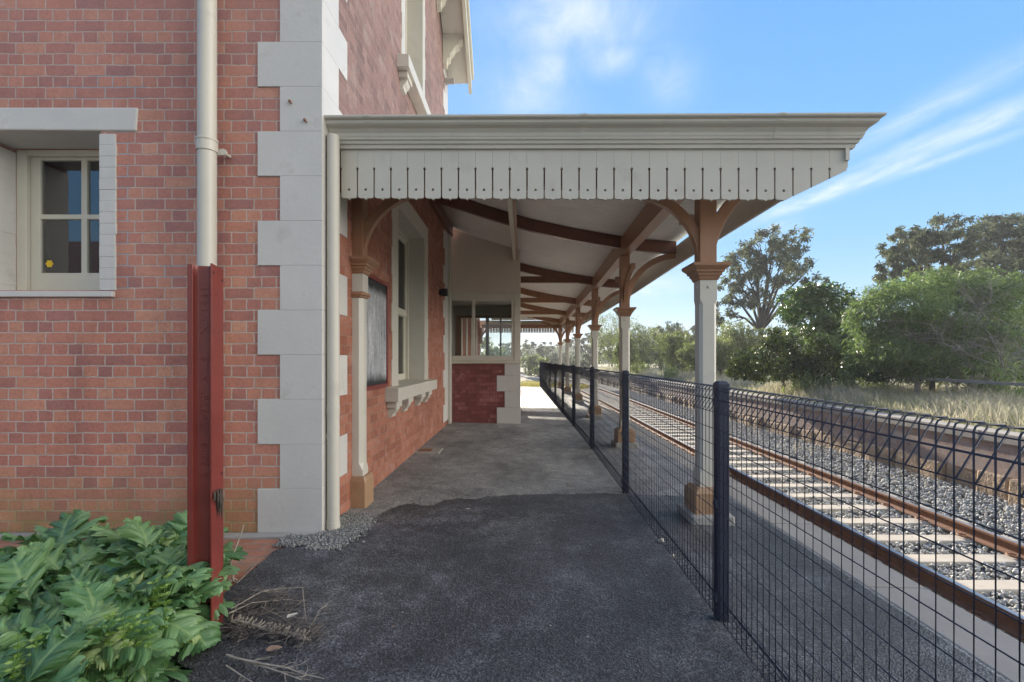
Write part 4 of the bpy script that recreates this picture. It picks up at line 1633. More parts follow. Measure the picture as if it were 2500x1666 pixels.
# ------------------------------------------------------------------ red rail post in the garden bed
px0, py0 = -1.625, 2.42
t = empty('rail_post', (px0, py0, 0), 'upright length of old rail painted oxide red with raised lettering', 'post')
ang = R(-43)
fd = Vector((math.cos(ang), -math.sin(ang) * -1, 0))
tdir = Vector((.74, .67, 0)).normalized()        # along the foot plate: near edge to far edge
hdir = Vector((-.67, .74, 0)).normalized()       # foot to head
hdir = Vector((-.99, -.14, 0)).normalized()
tdir = Vector((-.14, .99, 0)).normalized()
hw, ft, webt, ht = .060, .011, .0075, .124
C0 = Vector((px0 + .042, py0, 0))
pr = [(-hw, 0), (-hw, -.008), (hw, -.008), (hw, 0), (.016, .014), (webt, .03), (webt, ht - .042), (.018, ht - .034), (.033, ht - .028), (.033, ht - .004), (.026, ht), (-.026, ht), (-.033, ht - .004), (-.033, ht - .028), (-.018, ht - .034), (-webt, ht - .042), (-webt, .03), (-.016, .014)]
def pt(a, b, z):
    p = C0 + tdir * a + hdir * b
    return (p.x, p.y, z)
mb = MB()
zt_ = 1.885
mb.sweep([[pt(a, b, -.1) for a, b in pr], [pt(a, b, zt_ - .012 * (a + hw) / (2 * hw)) for a, b in pr]])
mb.build('rail_body', M['red_paint'], t, bevel=.002)
# bolt holes: short dark plugs
mb = MB()
for a, z, r_ in ((-.045, 1.84, .007), (.045, 1.815, .008), (-.02, 1.73, .004), (.04, .80, .008), (-.03, .73, .005)):
    c = Vector(pt(a, -.0083, z))
    mb.tube([c + hdir * .001, c - hdir * .0006], r_, 12)
mb.build('bolt_hole', M['black'], t)
# raised lettering on the web, reading upwards
def text_mesh(body, size, extr):
    tc = bpy.data.curves.new('lettering', 'FONT')
    tc.body = body
    tc.size = size
    tc.extrude = extr
    tc.space_character = 1.18
    ob = bpy.data.objects.new('lettering', tc)
    col.objects.link(ob)
    bpy.context.view_layer.update()
    me = bpy.data.meshes.new_from_object(ob.evaluated_get(bpy.context.evaluated_depsgraph_get()))
    bpy.data.objects.remove(ob)
    return me
for body, up0, up1 in (('S', .79, .815), ('60LB.', .85, .99), ('(B4928)', 1.03, 1.235), ('A.I.S.', 1.28, 1.43), ('XII/1943', 1.53, 1.77)):
    me = text_mesh(body, .060, .0016)
    xs = [v.co.x for v in me.vertices]
    k_ = (up1 - up0) / (max(xs) - min(xs))
    mb = MB()
    # reads upwards: text x -> up, text y -> towards the head
    mb.add([pt(-webt - .0012 - v.co.z, .036 + v.co.y * .85, up0 + (v.co.x - min(xs)) * k_) for v in me.vertices], [tuple(p.vertices) for p in me.polygons])
    mb.build('lettering', M['red_paint'], t, uv=False)

# ------------------------------------------------------------------ vegetation
def unit(v):
    return v / np.maximum(np.linalg.norm(v, axis=-1, keepdims=True), 1e-9)

def leaf_cloud(cent, dirs, size, aspect, g, droop=0.0):
    """one folded pair of triangles per leaf; cent (n,3), dirs (n,3) long axis"""
    n = len(cent)
    d = unit(dirs)
    s = size * g.uniform(.6, 1.35, n)[:, None]
    side = unit(np.cross(d, unit(g.normal(size=(n, 3)))))
    nr = np.cross(d, side)
    w = s * aspect
    a = cent
    b = cent + d * s * .5 + side * w * .5 + nr * w * .18
    c = cent + d * s + np.array([0, 0, -1]) * s * droop
    e = cent + d * s * .5 - side * w * .5 + nr * w * .18
    V = np.stack([a, b, c, e], 1).reshape(-1, 3)
    Fc = np.arange(4 * n).reshape(n, 4)
    return V, Fc

def clump_points(c, r, n, g, shell=.45):
    u = unit(g.normal(size=(n, 3)))
    rad = (shell + (1 - shell) * g.random(n) ** .6)
    lump = 1 + .18 * np.sin(u[:, 0] * 5 + c[0] * 3) * np.cos(u[:, 1] * 4 + c[1]) + .12 * np.sin(u[:, 2] * 7 + c[2] * 5)
    return c + u * (rad * lump)[:, None] * np.array(r), u

def limbs_mesh(mb, base, forks, g, r0, n=7):
    """trunk from base to a fork point, then limbs to each clump centre"""
    for f, ends in forks:
        mid = (np.array(base) + np.array(f)) / 2 + g.normal(0, .03, 3) * np.linalg.norm(np.array(f) - base)
        mb.tube([tuple(base), tuple(mid), tuple(f)], [r0, r0 * .85, r0 * .7], n)
        for e in ends:
            e = np.array(e)
            m1 = np.array(f) + (e - f) * .45 + np.array([0, 0, .12]) * np.linalg.norm(e - f) + g.normal(0, .05, 3) * np.linalg.norm(e - f)
            mb.tube([tuple(f), tuple(m1), tuple(e)], [r0 * .5, r0 * .3, r0 * .1], 6)
            for q in range(3):
                e2 = e + unit(g.normal(size=3)) * .5 * np.linalg.norm(e - m1)
                m2 = m1 + (e2 - m1) * .5 + g.normal(0, .04, 3)
                mb.tube([tuple(m1), tuple(m2), tuple(e2)], [r0 * .2, r0 * .12, r0 * .04], 4)

def make_tree(name, label, cat, base, clumps, leaf, bark, n_leaf, size, aspect, r0, seed, group=None, fork=None, dirmode='out', droop=.3, shell=.45, trunk=True):
    """clumps: (x, y, z, rx, ry, rz) in world metres"""
    g = np.random.default_rng(seed)
    t = empty(name, tuple(base), label, cat, group)
    vol = np.array([c[3] * c[4] * c[5] for c in clumps]) ** .72
    share = (vol / vol.sum() * n_leaf).astype(int)
    Vs, Fs, T = [], [], []
    o = 0
    for c, k in zip(clumps, share):
        if k < 1: continue
        P, u = clump_points(np.array(c[:3]), c[3:], k, g, shell)
        # break the clump into sprigs so that gaps show
        ns = max(6, k // (60 if leaf in (M['gum'], M['gum2']) else 22))
        sp = P[g.integers(0, k, ns)]
        idx = g.integers(0, ns, k)
        P = sp[idx] + g.normal(0, 1, (k, 3)) * np.array(c[3:]) * (.085 if leaf in (M['gum'], M['gum2']) else .17 if leaf is M['feather'] else .10)
        if dirmode == 'out':
            d = u * .6 + g.normal(size=(k, 3)) * .6 + np.array([0, 0, -.25])
        elif dirmode == 'up':
            d = u * .55 + g.normal(size=(k, 3)) * .3 + np.array([0, 0, .75])
        elif dirmode == 'hang':
            d = g.normal(size=(k, 3)) * .45 + np.array([0, 0, -.8])
        V, Fc = leaf_cloud(P, d, size, aspect, g, droop * .3)
        Vs.append(V)
        Fs.append(Fc + o)
        o += len(V)
        ct = g.normal(0, .10)
        st = g.normal(0, .12, ns)[idx]
        T.append(np.clip(.45 + ct + st + g.normal(0, .14, k), 0, 1))
    np_mesh('crown', np.concatenate(Vs), np.concatenate(Fs), leaf, t, np.concatenate(T))
    if trunk:
        mb = MB()
        f = np.array(fork if fork is not None else (base[0], base[1], base[2] + .35 * (max(c[2] for c in clumps) - base[2])))
        limbs_mesh(mb, np.array(base), [(f, [c[:3] for c in clumps])], g, r0)
        mb.build('trunk', bark, t, uv=False, recalc=False)
    return t

def pix(px, py, Y):
    return ((px - VX) * Y / F, Y, H - (py - VY) * Y / F)
def clump_px(lst, Y, g, spread=1.0, flat=1.0):
    """list of (px, py, rx, ry) in picture pixels at depth Y -> clumps with real depth"""
    out = []
    for px, py_, rx, ry in lst:
        yy = Y + g.uniform(-1, 1) * rx * Y / F * spread
        x, y, z = pix(px, py_, Y)
        s = yy / Y
        r_ = rx * Y / F
        out.append((x * s, yy, H + (z - H) * s, r_, r_ * flat, ry * Y / F))
    return out
g0 = np.random.default_rng(21)

# tall open gum right of the first post
Y = 31
cl = clump_px([(1745, 560, 55, 35), (1820, 560, 45, 38), (1705, 615, 55, 38), (1790, 620, 60, 40), (1850, 630, 40, 35), (1680, 675, 45, 35), (1745, 690, 50, 28), (1830, 700, 50, 30), (1660, 725, 30, 28), (1880, 655, 28, 25), (1775, 580, 35, 30), (1722, 588, 30, 25), (1690, 640, 35, 25), (1870, 690, 32, 26)], Y, g0)
make_tree('gum_tree', 'tall open eucalyptus right of the nearest canopy post, sky showing through', 'tree', (pix(1752, 826, Y)[0], Y, -.1), cl, M['gum'], M['bark_dark'], 13000, .26, .34, .22, 31,
          fork=pix(1748, 762, Y), droop=.6)
# two big gums at the right edge
Y = 29
cl = clump_px([(2170, 525, 60, 36), (2100, 570, 50, 35), (2060, 560, 38, 36), (2195, 575, 55, 35), (2130, 615, 55, 35), (2050, 625, 38, 32), (2030, 655, 24, 26), (2215, 640, 55, 40), (2120, 545, 40, 28), (2075, 600, 35, 25)], Y, g0)
make_tree('gum_tree', 'tall dark topped eucalyptus behind the green feathery tree', 'tree', (pix(2170, 826, Y)[0], Y, -.1), cl, M['gum'], M['bark_dark'], 14000, .25, .36, .25, 33, fork=pix(2165, 700, Y), droop=.6)
Y = 33
cl = clump_px([(2290, 525, 62, 22), (2350, 515, 60, 26), (2250, 560, 50, 22), (2330, 570, 75, 26), (2400, 560, 60, 40), (2280, 610, 60, 24), (2360, 625, 70, 30), (2300, 660, 70, 36)], Y, g0)
make_tree('flat_topped_tree', 'flat topped grey green tree at the right edge of the picture', 'tree', (pix(2320, 826, Y)[0], Y, -.1), cl, M['gum2'], M['bark_dark'], 17000, .32, .34, .28, 35, fork=pix(2320, 690, Y), droop=.4)
# dark dense round tree
Y = 18.5
cl = clump_px([(1850, 690, 52, 34), (1905, 690, 50, 36), (1945, 720, 34, 34), (1870, 735, 60, 32), (1815, 715, 30, 30), (1920, 765, 50, 36), (1850, 672, 36, 18), (1950, 765, 28, 34), (1935, 810, 48, 44)], Y, g0, 1.0)
make_tree('round_tree', 'dense dark green round crowned tree left of the feathery tree', 'tree', (pix(1885, 826, Y)[0], Y, .1), cl, M['dark_leaf'], M['bark'], 15000, .13, .45, .10, 37, fork=pix(1882, 790, Y), shell=.7)
# low glossy bush
Y = 16.2
cl = clump_px([(1730, 835, 42, 36), (1790, 820, 45, 40), (1850, 810, 50, 52), (1700, 855, 28, 24), (1760, 858, 46, 26), (1830, 855, 50, 30), (1900, 840, 44, 44), (1775, 785, 22, 30)], Y, g0)
make_tree('glossy_bush', 'low bush with small glossy leaves glinting at the grass edge', 'bush', (pix(1800, 826, Y)[0], Y, .12), cl, M['glossy_leaf'], M['bark_dark'], 17000, .095, .5, .05, 39, dirmode='up', shell=.6, droop=0)
# bright green leafy shrub in front of the round tree
Y = 17.2
cl = clump_px([(1880, 800, 34, 28), (1925, 790, 34, 32), (1860, 775, 26, 22), (1900, 745, 22, 22)], Y, g0)
make_tree('leafy_shrub', 'bright green shrub under the dense dark round tree', 'bush', (pix(1895, 826, Y)[0], Y, .12), cl, M['feather'], M['bark'], 4000, .11, .5, .05, 41, dirmode='up', shell=.5)
# big feathery light green tree
Y = 14.2
cl = clump_px([(2080, 700, 80, 50), (2180, 680, 80, 48), (2010, 740, 55, 40), (2120, 760, 90, 50), (2030, 800, 60, 42), (2130, 830, 80, 40), (2230, 760, 80, 55), (1995, 700, 30, 28), (2060, 665, 40, 24), (2210, 835, 70, 34), (1985, 785, 26, 26), (2270, 690, 50, 40), (2100, 640, 26, 20), (2160, 634, 30, 18), (2235, 640, 34, 24), (2300, 655, 40, 28), (1968, 722, 22, 18), (1975, 815, 24, 24), (2350, 690, 50, 50), (2030, 680, 24, 20)], Y, g0)
make_tree('feathery_tree', 'large light green feathery tree leaning over the dry grass', 'tree', (pix(2140, 826, Y)[0], Y, .1), cl, M['feather'], M['bark'], 36000, .17, .16, .09, 43, dirmode='out', shell=.35, droop=.6)
# undergrowth below it
Y = 14.6
cl = clump_px([(2000, 855, 40, 24), (2040, 845, 46, 30), (2080, 850, 50, 26), (2150, 845, 60, 34), (2230, 850, 60, 34), (2310, 845, 60, 36), (2200, 815, 50, 28)], Y, g0)
make_tree('undergrowth_bush', 'dark sparkling undergrowth bush below the feathery tree', 'bush', (pix(2200, 826, Y)[0], Y, .1), cl, M['dark_leaf'], M['bark_dark'], 9000, .10, .5, .04, 45, dirmode='out', shell=.4)

# bare twiggy tree leaning in from the right edge
def twig_tree():
    g = random.Random(11)
    Y = 12.6
    b0 = Vector(pix(2330, 900, Y))
    b0.z = .1
    t = empty('bare_tree', tuple(b0), 'bare grey twiggy tree at the right edge in front of green foliage', 'tree')
    mb = MB()
    def grow(p, d, ln, r_, lev):
        pts = [p]
        q = p.copy()
        dd = d.copy()
        k = 4 if lev < 3 else 3
        for i in range(k):
            dd = (dd + Vector((g.gauss(0, .16), g.gauss(0, .16), g.gauss(0, .12) + (.05 if lev < 2 else -.05)))).normalized()
            q = q + dd * (ln / k)
            pts.append(q.copy())
        mb.tube(pts, [r_ * (1 - .6 * i / k) for i in range(k + 1)], 6 if lev < 2 else 3, True, False)
        if lev >= 4: return
        nb_ = (4, 5, 6, 5)[lev]
        for i in range(nb_):
            a = pts[g.randint(1, k)]
            side = Vector((g.gauss(-.35, .7), g.gauss(0, .6), g.gauss(.15, .45)))
            nd = (dd * .75 + side.normalized() * .85).normalized()
            grow(a, nd, ln * g.uniform(.5, .78), r_ * .48, lev + 1)
    for d in (Vector((-.5, -.1, .8)), Vector((-.15, .2, .9)), Vector((-.75, .1, .45)), Vector((.2, -.1, .8)), Vector((-.6, -.3, .6))):
        grow(b0 + Vector((g.uniform(-.1, .1), g.uniform(-.1, .1), 0)), d.normalized(), 1.95, .036, 0)
    mb.build('branches', M['greytwig'], t, uv=False, recalc=False)
twig_tree()

# grey green shrubs in a row along the back of the far platform
row = [(1400, 745, 60, 52.0, 'pale'), (1460, 770, 65, 44, 'mid'), (1520, 765, 70, 38, 'dark'), (1560, 790, 60, 30, 'mid'), (1610, 775, 70, 34, 'dark'), (1655, 790, 70, 26, 'pale'), (1600, 815, 45, 25, 'pale'), (1705, 770, 60, 27, 'mid'), (1440, 790, 40, 36, 'pale'), (1760, 775, 70, 27, 'mid'), (1690, 752, 60, 33, 'pale'), (1490, 778, 60, 50, 'mid'), (1580, 772, 70, 48, 'dark'), (1830, 770, 80, 26, 'mid')]
names = {'pale': 'pale olive feathery shrub', 'mid': 'mid green feathery shrub', 'dark': 'dark olive feathery shrub'}
where = ['farthest in the row along the old platform', 'beside the second canopy post from the front', 'behind the gap after the second post', 'in front of darker shrubs between two posts', 'left of the nearest canopy post', 'right of the nearest canopy post in front of the gum', 'low at the grass edge left of the nearest post', 'below the tall open gum', 'low at the grass edge beyond the third post', 'under the right side of the tall open gum', 'just right of the nearest post at the foot of the gum', 'far back between the second and third posts', 'far back behind the nearest post', 'behind the dense round tree']
for k, (px, py_, rr_, Y, kind) in enumerate(row):
    g = np.random.default_rng(100 + k)
    top = py_ - 14
    lst = [(px + g.uniform(-.5, .5) * rr_, top + rr_ * .25 + g.uniform(0, .75) * (850 - top) , rr_ * g.uniform(.35, .6), (850 - top) * g.uniform(.30, .45)) for _ in range(11)]
    cl = clump_px(lst, Y, g)
    make_tree('feathery_shrub', names[kind] + ' ' + where[k], 'bush', (pix(px, 826, Y)[0], Y, 0), cl, M['wattle'] if kind != 'dark' else M['gum'], M['bark'], 8000, .17 * (Y / 26) ** .6, .24, .06, 120 + k,
              group='shrubs behind the disused platform', dirmode='up', shell=.3, droop=.4)
# dense scrub closing the view behind the feathery tree
scrub = [(2010, 745, 90, 22.5, 'dark scrub between the round tree and the feathery tree'), (2130, 715, 110, 23.5, 'dark scrub behind the middle of the feathery tree'), (2260, 700, 110, 22.0, 'dark scrub behind the bare twiggy tree'), (2380, 690, 100, 21.0, 'dark scrub cut by the right edge of the picture'), (1930, 790, 80, 21.5, 'low dark scrub behind the bright leafy shrub')]
for k, (px, py_, rr_, Y, lab) in enumerate(scrub):
    g = np.random.default_rng(150 + k)
    lst = [(px + g.uniform(-.7, .7) * rr_, py_ + rr_ * .3 + g.uniform(0, .9) * (858 - py_ - rr_ * .3), rr_ * g.uniform(.4, .6), rr_ * g.uniform(.3, .45)) for _ in range(12)]
    cl = clump_px(lst, Y, g)
    make_tree('scrub_bush', lab, 'bush', (pix(px, 826, Y)[0], Y, 0), cl, M['wattle'] if k % 2 else M['dark_leaf'], M['bark_dark'], 9000, .17, .4, .07, 160 + k, group='scrub behind the feathery tree', shell=.35)
# small gums breaking the skyline behind the shrubs
sky_trees = [(1590, 745, 45, 60, 'small gum breaking the skyline left of the nearest canopy post'), (1535, 760, 40, 64, 'small dark gum above the shrubs between the first two posts'), (1405, 765, 42, 75, 'thin gum with sparse top beyond the third canopy post'), (1350, 770, 36, 90, 'hazy gum seen between the third and fourth posts'), (1640, 700, 34, 55, 'sparse brown gum close to the nearest post')]
for k, (px, py_, rr_, Y, lab) in enumerate(sky_trees):
    g = np.random.default_rng(200 + k)
    lst = [(px + g.uniform(-.9, .9) * rr_, py_ + g.uniform(0, .9) * (812 - py_), rr_ * g.uniform(.3, .5), rr_ * g.uniform(.22, .36)) for _ in range(9)]
    cl = clump_px(lst, Y, g)
    make_tree('gum_tree', lab, 'tree', (pix(px, 826, Y)[0], Y, -.3), cl, M['gum'] if k != 3 else M['gum2'], M['bark_dark'], 3200, .30 * (Y / 60), .35, .18, 220 + k, group='gums on the skyline', droop=.5)

# trees beyond the end of the platform
far = [(1215, 775, 30, 95), (1252, 790, 34, 80), (1280, 775, 30, 110), (1318, 790, 34, 100), (1235, 815, 36, 62), (1262, 822, 30, 50), (1176, 782, 34, 85), (1150, 800, 30, 70), (1125, 770, 30, 48), (1298, 815, 26, 70), (1345, 812, 36, 62), (1090, 780, 60, 60)]
farl = ['rounded gum just right of the glazed screen', 'gum with a broken top beyond the platform end', 'taller gum behind the last canopy posts', 'gum between the last two canopy posts', 'bushy pale tree beside the far track', 'low bright green bush behind the end of the mesh fence', 'round crowned tree in the right hand pane', 'bushy tree low in the right hand pane', 'near yellowing tree beside the far window bar', 'dark bush behind the last canopy post', 'dark mass of shrub behind the fourth canopy post', 'tall tree hidden mostly by the far wing']
for k, (px, py_, rr_, Y) in enumerate(far):
    g = np.random.default_rng(300 + k)
    lst = [(px + g.uniform(-.8, .8) * rr_, py_ + rr_ * .3 + g.uniform(0, .95) * (848 - py_), rr_ * g.uniform(.4, .65), rr_ * g.uniform(.3, .5)) for _ in range(9)]
    cl = clump_px(lst, Y, g)
    make_tree('bushy_tree' if k not in (5, 9, 10) else 'bush', farl[k], 'tree' if k not in (5, 9, 10) else 'bush', (pix(px, 826, Y)[0], Y, -1.0), cl, M['wattle'] if k in (4, 5, 7, 8) else M['gum2'], M['bark'], 3000, .34 * (Y / 80) ** .8, .42, .16, 320 + k,
              group='trees beyond the platform end', shell=.3)
# wooded rise far behind everything
g = np.random.default_rng(9)
n = 26000
ax = g.uniform(-60, 260, n)
ay = 150 + g.uniform(0, 60, n) - .12 * ax
hz = 4.5 + 2.2 * np.sin(ax * .13) + 1.4 * np.sin(ax * .41 + 1) + .9 * np.sin(ax * .9)
az = -.5 + hz * g.random(n) ** .6
V, Fc = leaf_cloud(np.stack([ax, ay, az], 1), g.normal(size=(n, 3)), 1.5, .6, g)
o = np_mesh('distant_woodland', V, Fc, M['gum2'], None, np.clip(g.normal(.4, .18, n), 0, 1))
tag(o, 'hazy band of woodland along the horizon', 'woodland', kind='stuff')

# upright grey green weeds along the grass
weeds = [(1955, 880, 15.0, .85, 'tall spiky grey green weed clump below the round tree'), (1890, 885, 15.4, .7, 'grey green weed clump in front of the glossy bush'), (2005, 868, 15.2, .95, 'pale feathery weed in front of the dark gap'), (2230, 905, 12.2, .75, 'brownish rounded weed clump near the rail fence'),
         (2320, 890, 11.5, 1.15, 'big soft green weed clump at the right edge of the picture'), (2275, 880, 12.3, .9, 'thin green weed left of the right edge clump'), (1540, 850, 28, .8, 'pale weed clump left of the nearest post'), (1845, 880, 15.8, .8, 'yellow green weed in front of the glossy bush'), (1470, 835, 36, 1.0, 'pale green weed beside the second post')]
for k, (px, py_, Y, hh, lab) in enumerate(weeds):
    g = np.random.default_rng(400 + k)
    x, y, z = pix(px, py_, Y)
    z = .12
    n = 900
    ns = 34
    bx = x + g.normal(0, .22 * hh / .8, ns)
    by = y + g.normal(0, .22 * hh / .8, ns)
    hh_ = hh * g.uniform(.5, 1.15, ns)
    lean = g.normal(0, .16, (ns, 2))
    i = g.integers(0, ns, n)
    tt = g.random(n)
    c = np.stack([bx[i] + lean[i, 0] * tt * hh_[i], by[i] + lean[i, 1] * tt * hh_[i], z + tt * hh_[i]], 1)
    V, Fc = leaf_cloud(c, g.normal(size=(n, 3)) * .5 + np.array([0, 0, .8]), .15, .22, g)
    o = np_mesh('weed_clump', V, Fc, M['weed'] if k != 3 else M['grass'], None, np.clip(g.normal(.5, .2, n), 0, 1))
    tag(o, lab, 'weed', 'weeds along the far grass')

# dry grass on the far platform
def blades(name, x, y, z, h, w, lean, mat, tint, g, label):
    n = len(x)
    a = g.uniform(0, 2 * np.pi, n)
    dx, dy = np.cos(a) * w / 2, np.sin(a) * w / 2
    lx, ly = lean * h * g.normal(0, 1, n), lean * h * g.normal(0, 1, n)
    b0 = np.stack([x - dx, y - dy, z], 1)
    b1 = np.stack([x + dx, y + dy, z], 1)
    m0 = np.stack([x - dx * .7 + lx * .35, y - dy * .7 + ly * .35, z + h * .6], 1)
    m1 = np.stack([x + dx * .7 + lx * .35, y + dy * .7 + ly * .35, z + h * .6], 1)
    tp = np.stack([x + lx, y + ly, z + h], 1)
    V = np.stack([b0, b1, m1, m0, tp], 1).reshape(-1, 3)
    i = 5 * np.arange(n)[:, None]
    F1 = np.concatenate([i + 0, i + 1, i + 2], 1)
    F2 = np.concatenate([i + 0, i + 2, i + 3], 1)
    F3 = np.concatenate([i + 3, i + 2, i + 4], 1)
    o = np_mesh(name, V, np.concatenate([F1, F2, F3]), mat, None, np.concatenate([tint] * 3))
    return tag(o, label, 'grass', kind='stuff')
g = np.random.default_rng(55)
n = 95000
yy = 4.5 + 50 * g.random(n) ** 1.9
xx = 8.2 + 5.2 * g.random(n) ** .8
patch = np.sin(xx * 2.1 + yy * .9) * .5 + np.sin(yy * 1.7 - xx) * .5
edge_ = np.clip((xx - 8.15) / 1.1, .12, 1)
hh = (.16 + .34 * g.random(n) ** 1.5 + .10 * patch) * edge_ * np.where(xx > 10.5, 1.15, 1)
hh = np.clip(hh, .04, .9)
tint = np.clip(.52 + .16 * patch + g.normal(0, .22, n) - .28 * (xx < 8.7) + .1 * (yy > 20), 0, 1)
zz = np.interp(xx, [8.15, 9.6, 12, 20], [.13, .16, .10, 0])
blades('dry_grass', xx, yy, zz, hh, .009 + .0006 * yy, .38, M['grass'], tint, g, 'long dry straw coloured grass along the top of the disused platform')
n = 16000
xx = g.uniform(-3.5, 3.6, n)
yy = 25.3 + 22 * g.random(n) ** 1.3
zz = np.interp(yy, [25, 34, 60], [-.12, -.9, -1.0])
blades('yellow_grass', xx, yy, zz, .10 + .2 * g.random(n), .03, .4, M['yellowgrass'], np.clip(g.normal(.45, .25, n), 0, 1), g, 'short yellow green grass beyond the end of the platform')
mb = MB()
mb.hexa([(-6, 25.25, -1.2), (2.6, 25.25, -1.2), (2.2, 60, -1.2), (-6, 60, -1.2)], [(-6, 25.25, -.12), (2.6, 25.25, -.12), (2.2, 34, -.92), (-6, 34, -.92)])
struct(mb, 'platform_ramp', M['soil'])
# dry stalks hanging over the ballast edge
n = 700
xx = g.uniform(6.6, 7.7, n)
yy = 3.5 + 18 * g.random(n) ** 1.5
k = np.sin(yy * 2.3) + g.normal(0, .5, n) > .55
blades('dry_stalks', xx[k], yy[k], np.full(k.sum(), RZ - .16), .12 + .2 * g.random(k.sum()), .006, 1.0, M['grass'], np.clip(g.normal(.8, .15, k.sum()), 0, 1), g, 'dry straw lying over the ballast by the old wall')

# rear post and rail fence
t = empty('rail_fence', (10.9, 16, .1), 'low weathered post and rail fence at the back of the dry grass', 'fence')
r = random.Random(3)
for y0_ in [10 + 2.9 * k for k in range(10)]:
    mb = MB()
    mb.sweep([[(10.9 + .05 * a, y0_ + .05 * b, -.1) for a, b in ((-1, -1), (1, -1), (1, 1), (-1, 1))], [(10.9 + .05 * a, y0_ + .05 * b, .86) for a, b in ((-1, -1), (1, -1), (1, 1), (-1, 1))]])
    mb.build('fence_post', M['timber'], t)
    mb = MB()
    z0, z1 = .88 + r.uniform(-.05, .03), .88 + r.uniform(-.05, .03)
    mb.sweep([[(10.9 + .04 * a, y0_ + .05, z0 + .035 * b) for a, b in ((-1, -1), (1, -1), (1, 1), (-1, 1))], [(10.9 + .04 * a, y0_ + 2.9, z1 + .035 * b) for a, b in ((-1, -1), (1, -1), (1, 1), (-1, 1))]])
    mb.build('rail', M['timber'], t)

# ------------------------------------------------------------------ acanthus in the garden bed
def acanthus_leaf(Lh, Wd, nl, bend_, g, curl):
    nT, nS = nl * 30, 7
    t = np.linspace(0, 1, nT + 1)
    env = (np.sin(np.pi * np.clip(t, 0, 1) ** .85)) ** .62 * (1 - .18 * t)
    env = np.where(t < .16, env * (t / .16) ** 2.2, env)
    ph = t * nl
    f = ph % 1.0
    lobe = np.abs(np.sin(np.pi * f ** .8)) ** .6
    teeth = 1 + .26 * ((f * 4.0) % 1.0) - .13
    depth = .64 * (1 - .45 * t ** 2)
    hw_ = .5 * Wd * env * ((1 - depth) + depth * lobe) * teeth
    hw_ = np.maximum(hw_, .004)
    V, T, Ve = [], [], []
    for s in range(-nS, nS + 1):
        u = s / nS
        au = abs(u)
        lat = hw_ * u
        along = t * Lh + np.abs(lat) * .70
        crease = np.cos(2 * np.pi * f) * -.045 * Wd * au * (1 - .35 * au) * (env > .2)
        cup = .24 * np.abs(lat) * (1 if curl > 0 else .55) - au ** 3 * .22 * np.abs(lat) * (1 + curl)
        z = crease + cup + .016 * np.sin(19 * t + curl * 9 + 2.4 * u) * au ** 2 + .012 * np.sin(7 * t + 3 * u + curl * 5) * au
        # bend the blade over along its length
        th = bend_ * np.clip(along / Lh, 0, 1.2) ** 1.25
        base_y = np.sin(th) / bend_ * Lh if False else None
        V.append(np.stack([lat, along, z, th], 1))
        ve = np.exp(-(au / .045) ** 2) + .45 * np.exp(-((f - .5) / .05) ** 2) * (1 - au) * (au > .02) * (env > .25)
        Ve.append(np.clip(ve, 0, 1))
        T.append(np.full(nT + 1, 0.0) + .12 * au)
    V = np.array(V)
    # integrate the bend: position on the bent midrib for each 'along' value
    ss = np.linspace(0, 1.35, 200)
    th = bend_ * np.clip(ss, 0, 1.35) ** 1.3
    my = np.concatenate([[0], np.cumsum(np.cos((th[1:] + th[:-1]) / 2) * np.diff(ss))]) * Lh
    mz = np.concatenate([[0], np.cumsum(-np.sin((th[1:] + th[:-1]) / 2) * np.diff(ss))]) * Lh
    a = V[..., 1] / Lh
    thv = bend_ * np.clip(a, 0, 1.35) ** 1.3
    y = np.interp(a, ss, my) + V[..., 2] * np.sin(thv)
    z = np.interp(a, ss, mz) + V[..., 2] * np.cos(thv)
    P = np.stack([V[..., 0], y, z], -1)
    m_, n_ = P.shape[:2]
    i, j = np.meshgrid(np.arange(m_ - 1), np.arange(n_ - 1), indexing='ij')
    b = (i * n_ + j).ravel()
    Fc = np.stack([b, b + n_, b + n_ + 1, b + 1], 1)
    return P.reshape(-1, 3), Fc, np.array(T).ravel(), np.array(Ve).ravel()
